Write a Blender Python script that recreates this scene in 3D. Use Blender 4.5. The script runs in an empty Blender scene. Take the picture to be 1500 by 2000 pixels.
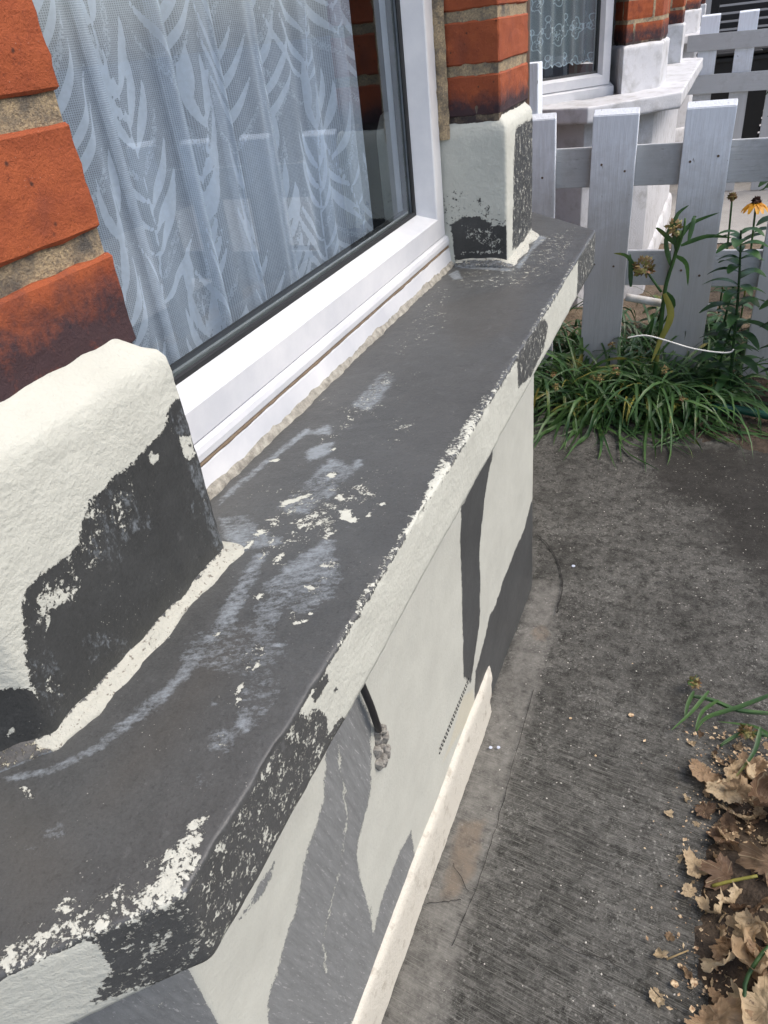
import bpy, math, random
import numpy as np
from mathutils import Vector, Matrix, noise as mnoise
S = bpy.context.scene
COL = S.collection
R = math.radians
# ------------------------------------------------------------------ camera, world, sun, exposure
cam_d = bpy.data.cameras.new('camera')
cam = bpy.data.objects.new('camera', cam_d); COL.objects.link(cam)
YAW, PITCH, ROLL = (-0.46405, 0.59029, -0.12822)
def cam_axes():
    cy, sy, cp, sp = math.cos(YAW), math.sin(YAW), math.cos(PITCH), math.sin(PITCH)
    F = Vector((sy*cp, cy*cp, -sp)); R0 = Vector((cy, -sy, 0)); U0 = R0.cross(F)
    c, s = math.cos(ROLL), math.sin(ROLL)
    return R0*c + U0*s, U0*c - R0*s, F
cR, cU, cF = cam_axes()
M = Matrix((cR, cU, -cF)).transposed().to_4x4(); M.translation = Vector((0.2534, -0.1559, 1.4778))
cam.matrix_world = M
cam_d.sensor_fit = 'HORIZONTAL'; cam_d.sensor_width = 36; cam_d.lens = 33.860
cam_d.clip_start = .02; cam_d.clip_end = 800
S.camera = cam
SUN_EL, SUN_AZ = R(55), R(80)          # azimuth of the sun measured from +Y towards +X
W = bpy.data.worlds.new('World'); S.world = W; W.use_nodes = True
nt = W.node_tree; nt.nodes.clear()
sky = nt.nodes.new('ShaderNodeTexSky'); sky.sky_type = 'NISHITA'; sky.sun_disc = False
sky.sun_elevation = SUN_EL; sky.sun_rotation = SUN_AZ; sky.dust_density = 4; sky.air_density = 1.0; sky.ozone_density = 1.0
bg = nt.nodes.new('ShaderNodeBackground'); bg.inputs['Strength'].default_value = .15
wo = nt.nodes.new('ShaderNodeOutputWorld')
hs = nt.nodes.new('ShaderNodeHueSaturation'); hs.inputs['Saturation'].default_value = .95      # thin high cloud
nt.links.new(sky.outputs[0], hs.inputs['Color']); nt.links.new(hs.outputs[0], bg.inputs[0]); nt.links.new(bg.outputs[0], wo.inputs[0])
sd = bpy.data.lights.new('sun', 'SUN'); sd.energy = .5; sd.angle = R(24); sd.color = (1, .93, .82)
sun = bpy.data.objects.new('sun', sd); COL.objects.link(sun)
to_sun = Vector((math.sin(SUN_AZ)*math.cos(SUN_EL), math.cos(SUN_AZ)*math.cos(SUN_EL), math.sin(SUN_EL)))
sun.rotation_euler = to_sun.to_track_quat('Z', 'Y').to_euler(); sun.location = (1, 2, 9)
S.view_settings.view_transform = 'Standard'; S.view_settings.look = 'None'
S.view_settings.exposure = 1.0; S.view_settings.gamma = 1
S.cycles.max_bounces = 10; S.cycles.transparent_max_bounces = 24
# wear patches fixed to the surfaces: surface, channel, strength, edge mm, outline in metres on that surface
PATCHES = [
  ('top',0,0.56,8,[(-0.0125,-0.0177),(-0.0217,-0.0006),(-0.026,0.0272),(-0.022,0.0423),(-0.0079,0.0372),(-0.0024,0.0203),(-0.002,0.0027)]),
  ('top',0,0.49,8,[(-0.0384,-0.0301),(-0.0424,-0.0182),(-0.026,-0.0004),(-0.0028,-0.0043),(0.0018,-0.0159)]),
  ('top',0,0.5,6,[(-0.0858,-0.0675),(-0.0743,-0.054),(-0.0532,-0.032),(-0.027,-0.0145),(-0.0008,0.0038),(0.005,-0.0016),(-0.0321,-0.0374),(-0.0765,-0.0761)]),
  ('top',0,0.4,10,[(-0.0863,-0.063),(-0.0771,-0.0338),(-0.0518,-0.0146),(-0.0349,0.0165),(-0.0166,0.0625),(-0.0086,0.0569),(-0.0061,0.0227),(-0.028,-0.0232),(-0.0685,-0.0597)]),
  ('top',0,0.6,4,[(-0.0266,0.0427),(-0.0231,0.05),(-0.0178,0.053),(-0.0196,0.0419)]),
  ('top',0,0.6,4,[(-0.0711,-0.0333),(-0.0722,-0.0252),(-0.0669,-0.0226),(-0.0647,-0.0287),(-0.0655,-0.0347)]),
  ('top',0,0.58,3,[(-0.1655,0.0287),(-0.1624,0.0333),(-0.1531,0.0282),(-0.1505,0.0215)]),
  ('top',0,0.66,3,[(-0.0483,0.1381),(-0.0592,0.1569),(-0.0575,0.1702),(-0.0536,0.1655),(-0.0536,0.1558),(-0.0451,0.1391)]),
  ('top',0,0.66,3,[(-0.1401,0.4879),(-0.1303,0.4949),(-0.1249,0.4794),(-0.1333,0.4799)]),
  ('top',0,0.66,3,[(-0.0871,0.4169),(-0.0824,0.4283),(-0.075,0.4178),(-0.0601,0.4093),(-0.0621,0.4029),(-0.0772,0.4012)]),
  ('top',0,0.66,3,[(-0.059,0.4206),(-0.0512,0.4225),(-0.0503,0.4147)]),
  ('top',0,0.66,3,[(-0.1583,0.3548),(-0.1624,0.3703),(-0.1579,0.3694),(-0.1515,0.3498)]),
  ('top',0,0.66,3,[(-0.1591,0.333),(-0.1578,0.3454),(-0.1526,0.3421),(-0.1529,0.3291)]),
  ('top',0,0.66,3,[(-0.0835,0.3736),(-0.0782,0.3778),(-0.0739,0.3714),(-0.078,0.3675)]),
  ('top',0,0.66,3,[(-0.0702,0.295),(-0.0582,0.2936),(-0.0531,0.288),(-0.0643,0.2903)]),
  ('top',0,0.66,3,[(-0.1179,0.3222),(-0.1166,0.3349),(-0.1089,0.3298),(-0.1096,0.3192)]),
  ('top',0,0.66,3,[(-0.0446,0.257),(-0.0395,0.2656),(-0.0376,0.2618),(-0.0427,0.2554)]),
  ('top',0,0.66,3,[(-0.0383,0.2447),(-0.0414,0.2508),(-0.0464,0.2452)]),
  ('top',0,0.66,3,[(-0.1065,0.2656),(-0.1019,0.2723),(-0.0985,0.2686),(-0.1031,0.2627)]),
  ('top',0,0.66,3,[(-0.1179,0.2081),(-0.1117,0.2154),(-0.1088,0.2094),(-0.1143,0.2051)]),
  ('top',0,0.66,3,[(-0.0499,0.2428),(-0.046,0.2495),(-0.0432,0.2461),(-0.0467,0.2409)]),
  ('top',0,0.66,3,[(-0.0346,0.1759),(-0.0331,0.1793),(-0.0296,0.174),(-0.0315,0.1722)]),
  ('top',0,0.66,3,[(-0.0585,0.1867),(-0.0573,0.1933),(-0.055,0.1878)]),
  ('top',0,0.66,3,[(-0.1041,0.4445),(-0.0983,0.4514),(-0.0955,0.4401),(-0.1002,0.439)]),
  ('top',0,0.66,3,[(-0.1309,0.4221),(-0.1211,0.4351),(-0.1205,0.4299)]),
  ('top',0,0.66,3,[(-0.0505,0.4411),(-0.0469,0.4472),(-0.0452,0.4403)]),
  ('top',0,0.66,3,[(-0.2301,0.4996),(-0.2167,0.5089),(-0.2154,0.5001)]),
  ('top',0,0.66,3,[(-0.1629,0.5399),(-0.1544,0.5524),(-0.153,0.542)]),
  ('top',0,0.66,3,[(-0.1116,0.5693),(-0.1028,0.5738),(-0.1021,0.5671)]),
  ('top',0,0.66,3,[(-0.0928,0.584),(-0.0868,0.5866),(-0.0875,0.5796)]),
  ('top',0,0.66,3,[(-0.141,0.4415),(-0.1631,0.4177),(-0.1565,0.4107),(-0.1361,0.4371)]),
  ('top',0,0.46,7,[(-0.0656,0.3249),(-0.0566,0.3357),(-0.0436,0.3265),(-0.0459,0.3136),(-0.0576,0.3146)]),
  ('top',0,0.43,9,[(-0.0739,0.1883),(-0.0722,0.2113),(-0.0599,0.2084),(-0.0554,0.1876),(-0.06,0.1742)]),
  ('top',0,0.43,9,[(-0.1432,0.3731),(-0.1509,0.3425),(-0.162,0.3397),(-0.1648,0.3878),(-0.1444,0.4351),(-0.1359,0.4317)]),
  ('top',0,0.4,8,[(-0.0471,0.2935),(-0.0479,0.2632),(-0.052,0.2408),(-0.0633,0.2517),(-0.0616,0.2895),(-0.0526,0.3159)]),
  ('top',0,0.4,10,[(-0.1562,0.6738),(-0.169,0.5522),(-0.1888,0.562),(-0.1852,0.6853),(-0.182,0.7945),(-0.1632,0.7686)]),
  ('top',0,0.38,14,[(-0.2115,1.1879),(-0.1501,0.9723),(-0.1809,0.8348),(-0.2139,0.8729),(-0.2222,1.0692),(-0.2428,1.1863)]),
  ('top',0,0.4,12,[(-0.152,1.4362),(-0.1119,1.5606),(-0.0469,1.6484),(-0.0201,1.3264),(-0.0715,1.1953),(-0.1909,1.189),(-0.2271,1.2356)]),
  ('top',0,0.41,6,[(-0.0349,0.104),(-0.0426,0.1016),(-0.0513,0.1111),(-0.0462,0.1178),(-0.0377,0.1155)]),
  ('top',0,0.475,4,[(0.0037,0.1548),(-0.0001,0.2183),(0.0126,0.2171),(0.0154,0.1542)]),
  ('top',0,0.475,4,[(-0.0001,0.2183),(-0.0061,0.2971),(0.0079,0.295),(0.0126,0.2171)]),
  ('top',0,0.475,4,[(-0.0061,0.2971),(-0.0102,0.3995),(0.0054,0.396),(0.0079,0.295)]),
  ('top',0,0.475,4,[(-0.0102,0.3995),(-0.0141,0.5432),(0.0038,0.5374),(0.0054,0.396)]),
  ('top',0,0.475,4,[(-0.0141,0.5432),(-0.0144,0.6147),(0.0046,0.6075),(0.0038,0.5374)]),
  ('top',0,0.475,4,[(-0.0144,0.6147),(-0.0122,0.7363),(0.0086,0.7266),(0.0046,0.6075)]),
  ('top',0,0.43,4,[(-0.0087,0.7369),(-0.0085,0.8803),(0.0107,0.8668),(0.0086,0.7266)]),
  ('top',0,0.43,4,[(-0.0085,0.8803),(-0.0082,1.0785),(0.0133,1.0597),(0.0107,0.8668)]),
  ('top',0,0.43,4,[(-0.0082,1.0785),(-0.0132,1.3651),(0.0121,1.3374),(0.0133,1.0597)]),
  ('top',0,0.6,3,[(-0.0028,0.3967),(-0.0049,0.452),(-0.0069,0.5058),(-0.0051,0.5415),(0.0056,0.5438),(0.0076,0.4813),(0.0065,0.3871)]),
  ('top',0,0.58,3,[(-0.0062,0.6121),(-0.0056,0.6547),(0.0018,0.6417),(0.0016,0.5975)]),
  ('top',1,0.54,8,[(-0.1402,0.3226),(-0.1298,0.3279),(-0.1261,0.2962),(-0.1138,0.2522),(-0.1106,0.2205),(-0.1128,0.1948),(-0.1197,0.2008),(-0.1241,0.2309),(-0.1319,0.2625),(-0.1347,0.2857)]),
  ('top',1,0.47,8,[(-0.1128,0.1948),(-0.1116,0.1771),(-0.1142,0.14),(-0.1106,0.1214),(-0.1178,0.1448),(-0.122,0.2001)]),
  ('top',1,0.42,14,[(-0.0969,0.3124),(-0.0752,0.3618),(-0.0392,0.3114),(-0.0341,0.2894),(-0.0446,0.257),(-0.0703,0.2643)]),
  ('top',1,0.45,14,[(-0.2177,0.3749),(-0.1882,0.3821),(-0.1608,0.359),(-0.129,0.3481),(-0.1571,0.3317),(-0.1867,0.3428)]),
  ('top',1,0.42,14,[(-0.0539,0.1643),(-0.049,0.1896),(-0.024,0.1676),(-0.0235,0.1301),(-0.0379,0.1307)]),
  ('top',1,0.7,6,[(-0.0304,0.1331),(-0.0288,0.127),(-0.0315,0.1235),(-0.0371,0.1244),(-0.0423,0.1294),(-0.0441,0.1355),(-0.0413,0.1392),(-0.0356,0.1382)]),
  ('top',1,0.7,4,[(-0.046,0.2157),(-0.0458,0.213),(-0.0481,0.2112),(-0.0515,0.2113),(-0.054,0.2133),(-0.0542,0.2161),(-0.0519,0.2179),(-0.0485,0.2177)]),
  ('top',1,0.66,4,[(-0.0671,0.1399),(-0.0667,0.138),(-0.068,0.1368),(-0.0702,0.137),(-0.072,0.1383),(-0.0724,0.1402),(-0.0711,0.1414),(-0.0689,0.1413)]),
  ('top',1,0.5,10,[(-0.0338,0.1137),(-0.0325,0.1071),(-0.0369,0.1029),(-0.0445,0.1033),(-0.0508,0.1083),(-0.0522,0.1149),(-0.0477,0.1194),(-0.04,0.1188)]),
  ('top',1,0.45,12,[(-0.1543,0.4669),(-0.1449,0.5178),(-0.1179,0.5049),(-0.1236,0.4738),(-0.1436,0.4464)]),
  ('top',1,0.42,12,[(-0.1236,0.4081),(-0.1409,0.4039),(-0.1636,0.409),(-0.1489,0.4566),(-0.1211,0.4686)]),
  ('top',1,0.48,9,[(-0.1226,0.4513),(-0.118,0.4693),(-0.1112,0.4484),(-0.1123,0.4372)]),
  ('top',1,0.44,9,[(-0.1862,0.5351),(-0.1686,0.5591),(-0.16,0.534),(-0.177,0.5173)]),
  ('top',1,0.42,12,[(-0.1857,0.6686),(-0.1863,0.7841),(-0.1597,0.7599),(-0.1571,0.6575)]),
  ('top',1,0.42,10,[(-0.2056,0.58),(-0.1946,0.6042),(-0.1847,0.5841)]),
  ('top',1,0.5,9,[(-0.12,0.4805),(-0.113,0.5246),(-0.1048,0.5139),(-0.1114,0.4766)]),
  ('top',1,0.42,10,[(-0.0992,0.2563),(-0.0775,0.2774),(-0.0658,0.2369),(-0.0773,0.2198)]),
  ('top',1,0.45,8,[(-0.1076,0.2849),(-0.0917,0.3137),(-0.0788,0.2848),(-0.0884,0.2668)]),
  ('top',1,0.7,6,[(-0.2435,1.2688),(-0.2327,1.3041),(-0.2006,1.2367),(-0.2218,1.2358)]),
  ('top',1,0.4,16,[(-0.1329,0.2037),(-0.0937,0.2289),(-0.0438,0.2163),(-0.04,0.1743),(-0.0881,0.1779),(-0.1228,0.1738)]),
  ('top',1,0.45,10,[(-0.0327,0.0768),(-0.0324,0.0744),(-0.0344,0.0727),(-0.0376,0.0727),(-0.0401,0.0744),(-0.0404,0.0768),(-0.0384,0.0785),(-0.0352,0.0785)]),
  ('top',1,0.45,10,[(-0.106,0.0099),(-0.1063,0.0075),(-0.1101,0.0053),(-0.1153,0.0044),(-0.1189,0.0055),(-0.1187,0.0079),(-0.1148,0.0102),(-0.1095,0.011)]),
  ('top',1,0.45,8,[(-0.1168,-0.0076),(-0.1166,-0.0098),(-0.1194,-0.0116),(-0.1236,-0.0121),(-0.1267,-0.011),(-0.1269,-0.0089),(-0.1241,-0.007),(-0.1199,-0.0065)]),
  ('top',1,0.7,6,[(-0.1184,1.3244),(-0.1136,1.4165),(-0.1258,1.5699),(-0.0964,1.5426),(-0.107,1.4359),(-0.1012,1.2971)]),
  ('top',1,0.66,6,[(-0.2362,1.3329),(-0.1202,1.3104),(-0.1151,1.2899),(-0.2294,1.3113)]),
  ('top',1,0.5,7,[(-0.1408,0.0676),(-0.1178,0.1448),(-0.1155,0.2369),(-0.1289,0.3039),(-0.1218,0.299),(-0.1073,0.2285),(-0.1103,0.1384),(-0.1331,0.0676)]),
  ('top',1,0.6,6,[(-0.1885,0.0281),(-0.1562,0.048),(-0.1395,0.0719),(-0.1348,0.0695),(-0.1527,0.0444),(-0.1848,0.0246)]),
  ('top',1,0.58,6,[(-0.2422,0.4067),(-0.2396,0.4537),(-0.2302,0.526),(-0.2196,0.592),(-0.2112,0.5833),(-0.222,0.5117),(-0.2299,0.4381),(-0.2328,0.3979)]),
  ('top',1,0.55,6,[(-0.0104,0.0005),(-0.0018,0.0063),(0.0019,0.0034),(-0.0075,-0.0033),(-0.0207,-0.0173),(-0.023,-0.0154)]),
  ('top',2,0.7,40,[(-0.1016,0.0658),(-0.1049,0.1791),(-0.0911,0.2158),(-0.0824,0.1614),(-0.0845,0.0808),(-0.0987,0.0396)]),
  ('top',2,0.7,40,[(-0.1293,-0.0271),(-0.174,0.0146),(-0.1308,0.0118),(-0.0882,-0.0129),(-0.0876,-0.0408)]),
  ('top',2,0.6,40,[(-0.1931,1.0715),(-0.0909,1.1942),(-0.0817,1.3252),(-0.0378,0.984),(-0.0962,0.8878)]),
  ('fas',3,0.565,9,[(0.0015,1.0435),(0.0752,1.0359),(0.1258,1.0419),(0.156,1.0338),(0.1802,1.0126),(0.1919,0.9896),(0.1853,0.9704),(0.2061,0.97),(0.2188,0.9589),(0.2002,0.9524),(0.1046,0.9537),(-0.0065,0.9514),(-0.012,1.0314)]),
  ('fas',3,0.62,4,[(0.186,1.0344),(0.2077,1.0303),(0.2023,1.0202),(0.184,1.0179),(0.1772,1.0254)]),
  ('fas',3,0.6,3,[(0.2146,0.9989),(0.2128,0.9971),(0.2102,0.9983),(0.2084,1.0018),(0.2085,1.0054),(0.2103,1.0072),(0.2128,1.006),(0.2146,1.0026)]),
  ('fas',3,0.575,5,[(0.8593,1.0499),(0.9321,1.0484),(1.0533,1.032),(1.0886,1.0099),(1.0619,0.9748),(0.9631,0.9649),(0.8712,0.9857)]),
  ('fas',3,0.575,5,[(1.383,1.0411),(1.6474,1.0396),(1.7349,0.9136),(1.4769,0.9166),(1.3835,0.9647)]),
  ('afas',3,0.575,9,[(0.0574,1.0465),(0.0171,1.0421),(-0.0006,1.0486),(-0.0165,1.0202),(-0.0031,0.9494),(0.0406,0.9589),(0.0769,0.9702),(0.0567,1.0001),(0.0558,1.0325)]),
  ('pf',3,0.85,9,[(0.3043,1.2207),(0.313,1.2196),(0.3559,1.1877),(0.3347,1.0216),(0.1041,1.0031),(0.0665,1.0483),(0.076,1.107),(0.0845,1.1356),(0.0951,1.1612),(0.1089,1.1717),(0.1253,1.1707),(0.1466,1.1667),(0.163,1.1746),(0.179,1.193),(0.1971,1.1959),(0.223,1.1972),(0.2371,1.1964),(0.2585,1.2008),(0.2848,1.2027),(0.2944,1.2156)]),
  ('pf',0,0.85,3,[(0.2682,1.1825),(0.2643,1.1803),(0.2584,1.1819),(0.2538,1.1864),(0.2533,1.191),(0.257,1.1932),(0.2629,1.1917),(0.2675,1.1873)]),
  ('pf',0,0.6,5,[(0.2953,1.192),(0.3147,1.1817),(0.3137,1.1603),(0.302,1.1586),(0.2959,1.1758)]),
  ('pf',0,0.42,9,[(0.2127,1.196),(0.235,1.1875),(0.2223,1.1647),(0.2007,1.1503),(0.1942,1.1705)]),
  ('pf',0,0.47,7,[(0.2098,1.1804),(0.2138,1.1779),(0.2047,1.1475),(0.2002,1.156)]),
  ('pf',0,0.46,12,[(0.1794,1.1903),(0.1937,1.1759),(0.1743,1.1485),(0.1573,1.151),(0.1525,1.1648),(0.1679,1.1786)]),
  ('pf',0,0.52,10,[(0.1145,1.1597),(0.1416,1.1427),(0.1331,1.1313),(0.1195,1.1377),(0.1066,1.1387),(0.1056,1.1523)]),
  ('pf',0,0.38,12,[(0.102,1.17),(0.1234,1.1722),(0.1653,1.1552),(0.1642,1.1404),(0.1111,1.1372),(0.0915,1.1394)]),
  ('pf',0,0.6,3,[(0.0958,1.1277),(0.1028,1.1291),(0.1084,1.1371),(0.1086,1.1343),(0.103,1.1263),(0.0963,1.1246)]),
  ('pf',0,0.7,3,[(0.1136,1.1022),(0.1126,1.102),(0.1111,1.1029),(0.1099,1.1046),(0.1097,1.1059),(0.1107,1.1061),(0.1122,1.1052),(0.1134,1.1036)]),
  ('pf',0,0.6,3,[(0.0929,1.0675),(0.0915,1.0657),(0.0903,1.0656),(0.0899,1.0674),(0.0907,1.0699),(0.0921,1.0717),(0.0933,1.0718),(0.0937,1.07)]),
  ('pf',0,0.45,4,[(0.2268,1.0483),(0.246,1.045),(0.2357,1.0407),(0.2276,1.0412)]),
  ('pf',0,0.55,3,[(0.3005,1.1398),(0.3038,1.1378),(0.305,1.1105),(0.3016,1.1128)]),
  ('pf',0,0.62,3,[(0.185,1.163),(0.1837,1.1625),(0.1815,1.1635),(0.1798,1.1653),(0.1795,1.1669),(0.1808,1.1674),(0.183,1.1665),(0.1847,1.1647)]),
  ('pf',0,0.4,10,[(0.0915,1.1394),(0.093,1.1117),(0.0909,1.086),(0.0848,1.0512),(0.0798,1.0748),(0.0823,1.1114)]),
  ('pf',1,0.5,10,[(0.3017,1.1616),(0.3185,1.1519),(0.3104,1.0917),(0.3186,1.0439),(0.3014,1.0599),(0.3019,1.1035),(0.2991,1.1463)]),
  ('pf',1,0.42,14,[(0.1826,1.2026),(0.2259,1.1753),(0.2236,1.1558),(0.1845,1.13),(0.1616,1.1476)]),
  ('pf',1,0.48,9,[(0.2039,1.1639),(0.238,1.1408),(0.2341,1.1323),(0.2007,1.1503)]),
  ('pf',1,0.6,3,[(0.2302,1.161),(0.2288,1.1597),(0.227,1.16),(0.2258,1.1617),(0.226,1.1638),(0.2274,1.1651),(0.2292,1.1649),(0.2304,1.1632)]),
  ('pf',1,0.42,12,[(0.123,1.105),(0.1621,1.0687),(0.1636,1.0426),(0.1257,1.0738)]),
  ('pf',1,0.55,4,[(0.2912,1.1166),(0.2889,1.1131),(0.2868,1.1125),(0.2861,1.115),(0.2872,1.1192),(0.2895,1.1227),(0.2916,1.1234),(0.2923,1.1209)]),
  ('pf',1,0.5,8,[(0.2922,1.2191),(0.3209,1.205),(0.3214,1.1781),(0.2965,1.1861)]),
  ('pf',1,0.4,16,[(0.0789,1.1148),(0.1002,1.1155),(0.0848,1.0512),(0.071,1.0787)]),
  ('pa',3,0.85,7,[(0.1067,1.1144),(0.0825,1.1045),(0.0709,1.0967),(0.0618,1.1019),(0.0613,1.1232),(0.0579,1.1472),(0.056,1.1753),(0.0414,1.1593),(0.0378,1.0362),(0.0688,1.0029),(0.1388,1.0337)]),
  ('pa',0,0.62,4,[(0.1039,1.0619),(0.0933,1.0707),(0.0921,1.064),(0.0994,1.0593)]),
  ('pa',0,0.38,9,[(0.0578,1.1521),(0.0581,1.1321),(0.054,1.0924),(0.0558,1.0762),(0.0696,1.1005)]),
  ('pr',3,0.72,6,[(-0.2518,1.0903),(-0.2533,1.121),(-0.2251,1.1355),(-0.1928,1.135),(-0.1666,1.1197),(-0.1329,1.1192),(-0.1248,1.0844),(-0.1356,1.0641),(-0.1231,1.0279),(-0.2467,1.0376)]),
  ('pr',3,0.4,12,[(-0.2717,1.1808),(-0.2279,1.1891),(-0.1346,1.1484),(-0.135,1.1193),(-0.2533,1.121),(-0.2754,1.0904)]),
  ('pr',0,0.45,7,[(-0.2313,1.1206),(-0.1667,1.1148),(-0.1408,1.0794),(-0.1678,1.0693),(-0.2162,1.09)]),
  ('pr',0,0.52,4,[(-0.2338,1.0694),(-0.1462,1.0713),(-0.141,1.0631),(-0.2342,1.061)]),
  ('pff',3,0.575,6,[(1.4088,1.2913),(1.5261,1.2898),(1.6507,1.2589),(1.6102,1.0621),(1.4594,1.0445),(1.3695,1.0584),(1.3867,1.222)]),
  ('pff',0,0.8,5,[(1.3273,1.0597),(1.4133,1.0463),(1.5889,1.0615),(1.6672,1.0367),(1.4127,1.0084),(1.3259,1.029)]),
  ('wall',3,0.9,15,[(0.3513,0.7013),(0.4079,0.7026),(0.4506,0.7008),(0.4692,0.6273),(0.4266,0.484),(0.3741,0.4538),(0.3571,0.418),(0.3615,0.2647),(0.3552,0.1986),(0.4014,0.2248),(0.4928,0.2285),(0.5524,0.2107),(0.5467,0.115),(0.4921,0.0885),(0.2331,0.1315),(0.0728,0.4028),(0.1173,0.5),(0.1538,0.528),(0.2049,0.5565),(0.2593,0.6089),(0.3202,0.6332)]),
  ('wall',4,0.9,13,[(1.1596,0.7099),(0.9326,0.7007),(0.904,0.4496),(0.8863,0.2849),(0.934,0.2105),(1.0135,0.3217),(1.0459,0.5325),(1.0961,0.6325),(1.1487,0.6781)]),
  ('wall',4,0.9,15,[(1.6146,0.3231),(1.5239,0.3197),(1.4569,0.2866),(1.3414,0.2834),(1.2352,0.2805),(1.1596,0.2587),(1.1044,0.2731),(1.0418,0.2298),(0.9751,0.2104),(0.9389,0.0903),(1.0176,0.0004),(1.1285,-0.0237),(1.2185,-0.0372),(1.3029,-0.0809),(1.4275,-0.0737),(1.6368,-0.0843)]),
  ('wall',3,0.75,12,[(0.1287,0.6876),(0.1662,0.6849),(0.199,0.6783),(0.1862,0.667),(0.1658,0.6693),(0.136,0.6793)]),
  ('wall',0,0.55,3,[(0.373,0.6959),(0.3811,0.6862),(0.3722,0.6082),(0.3602,0.5276),(0.3177,0.4626),(0.2916,0.4523),(0.2423,0.4162),(0.2277,0.3393),(0.2219,0.3521),(0.2375,0.4258),(0.2863,0.4618),(0.3149,0.4808),(0.3518,0.54),(0.3639,0.6192)]),
  ('wall',2,0.75,8,[(0.7797,0.1896),(0.8777,0.2285),(0.95,0.1764),(0.9577,0.0689),(0.8458,0.1448),(0.7115,0.1904)]),
  ('awall',3,0.75,16,[(0.2081,0.7886),(0.1351,0.7681),(0.084,0.7478),(0.0447,0.7357),(0.0366,0.6722),(0.0368,0.599),(0.0444,0.5117),(0.2407,0.7027)]),
  ('gnd',0,0.58,60,[(-0.1078,0.2918),(-0.1081,0.6601),(-0.116,1.0648),(-0.1073,1.2272),(-0.1202,1.5871),(-0.0474,1.5562),(-0.0328,1.3742),(-0.025,1.1745),(-0.0265,0.9833),(-0.019,0.8075),(-0.0135,0.68),(-0.0219,0.4889),(-0.0092,0.3281)]),
  ('gnd',0,0.3,120,[(-0.345,1.8774),(0.2196,2.0463),(0.2403,1.6348),(0.1681,1.1967),(0.0897,0.9285),(-0.0112,1.0541),(-0.0672,1.4314)]),
  ('gnd',2,0.7,25,[(-0.0817,0.5412),(-0.0961,0.6518),(-0.097,0.7277),(-0.0434,0.7457),(-0.0316,0.6262),(-0.0524,0.5514)]),
  ('gnd',2,0.6,20,[(-0.0321,1.3636),(-0.0339,1.3358),(-0.0489,1.3203),(-0.0685,1.3257),(-0.0816,1.3493),(-0.0802,1.3776),(-0.0649,1.3936),(-0.0449,1.3877)]),
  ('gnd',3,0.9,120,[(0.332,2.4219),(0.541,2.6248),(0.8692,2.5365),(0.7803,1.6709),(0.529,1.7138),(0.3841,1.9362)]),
  ('gnd',3,0.95,60,[(0.0912,2.4507),(0.4523,2.5658),(0.4416,2.0998),(0.2085,2.176)]),
]
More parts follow.
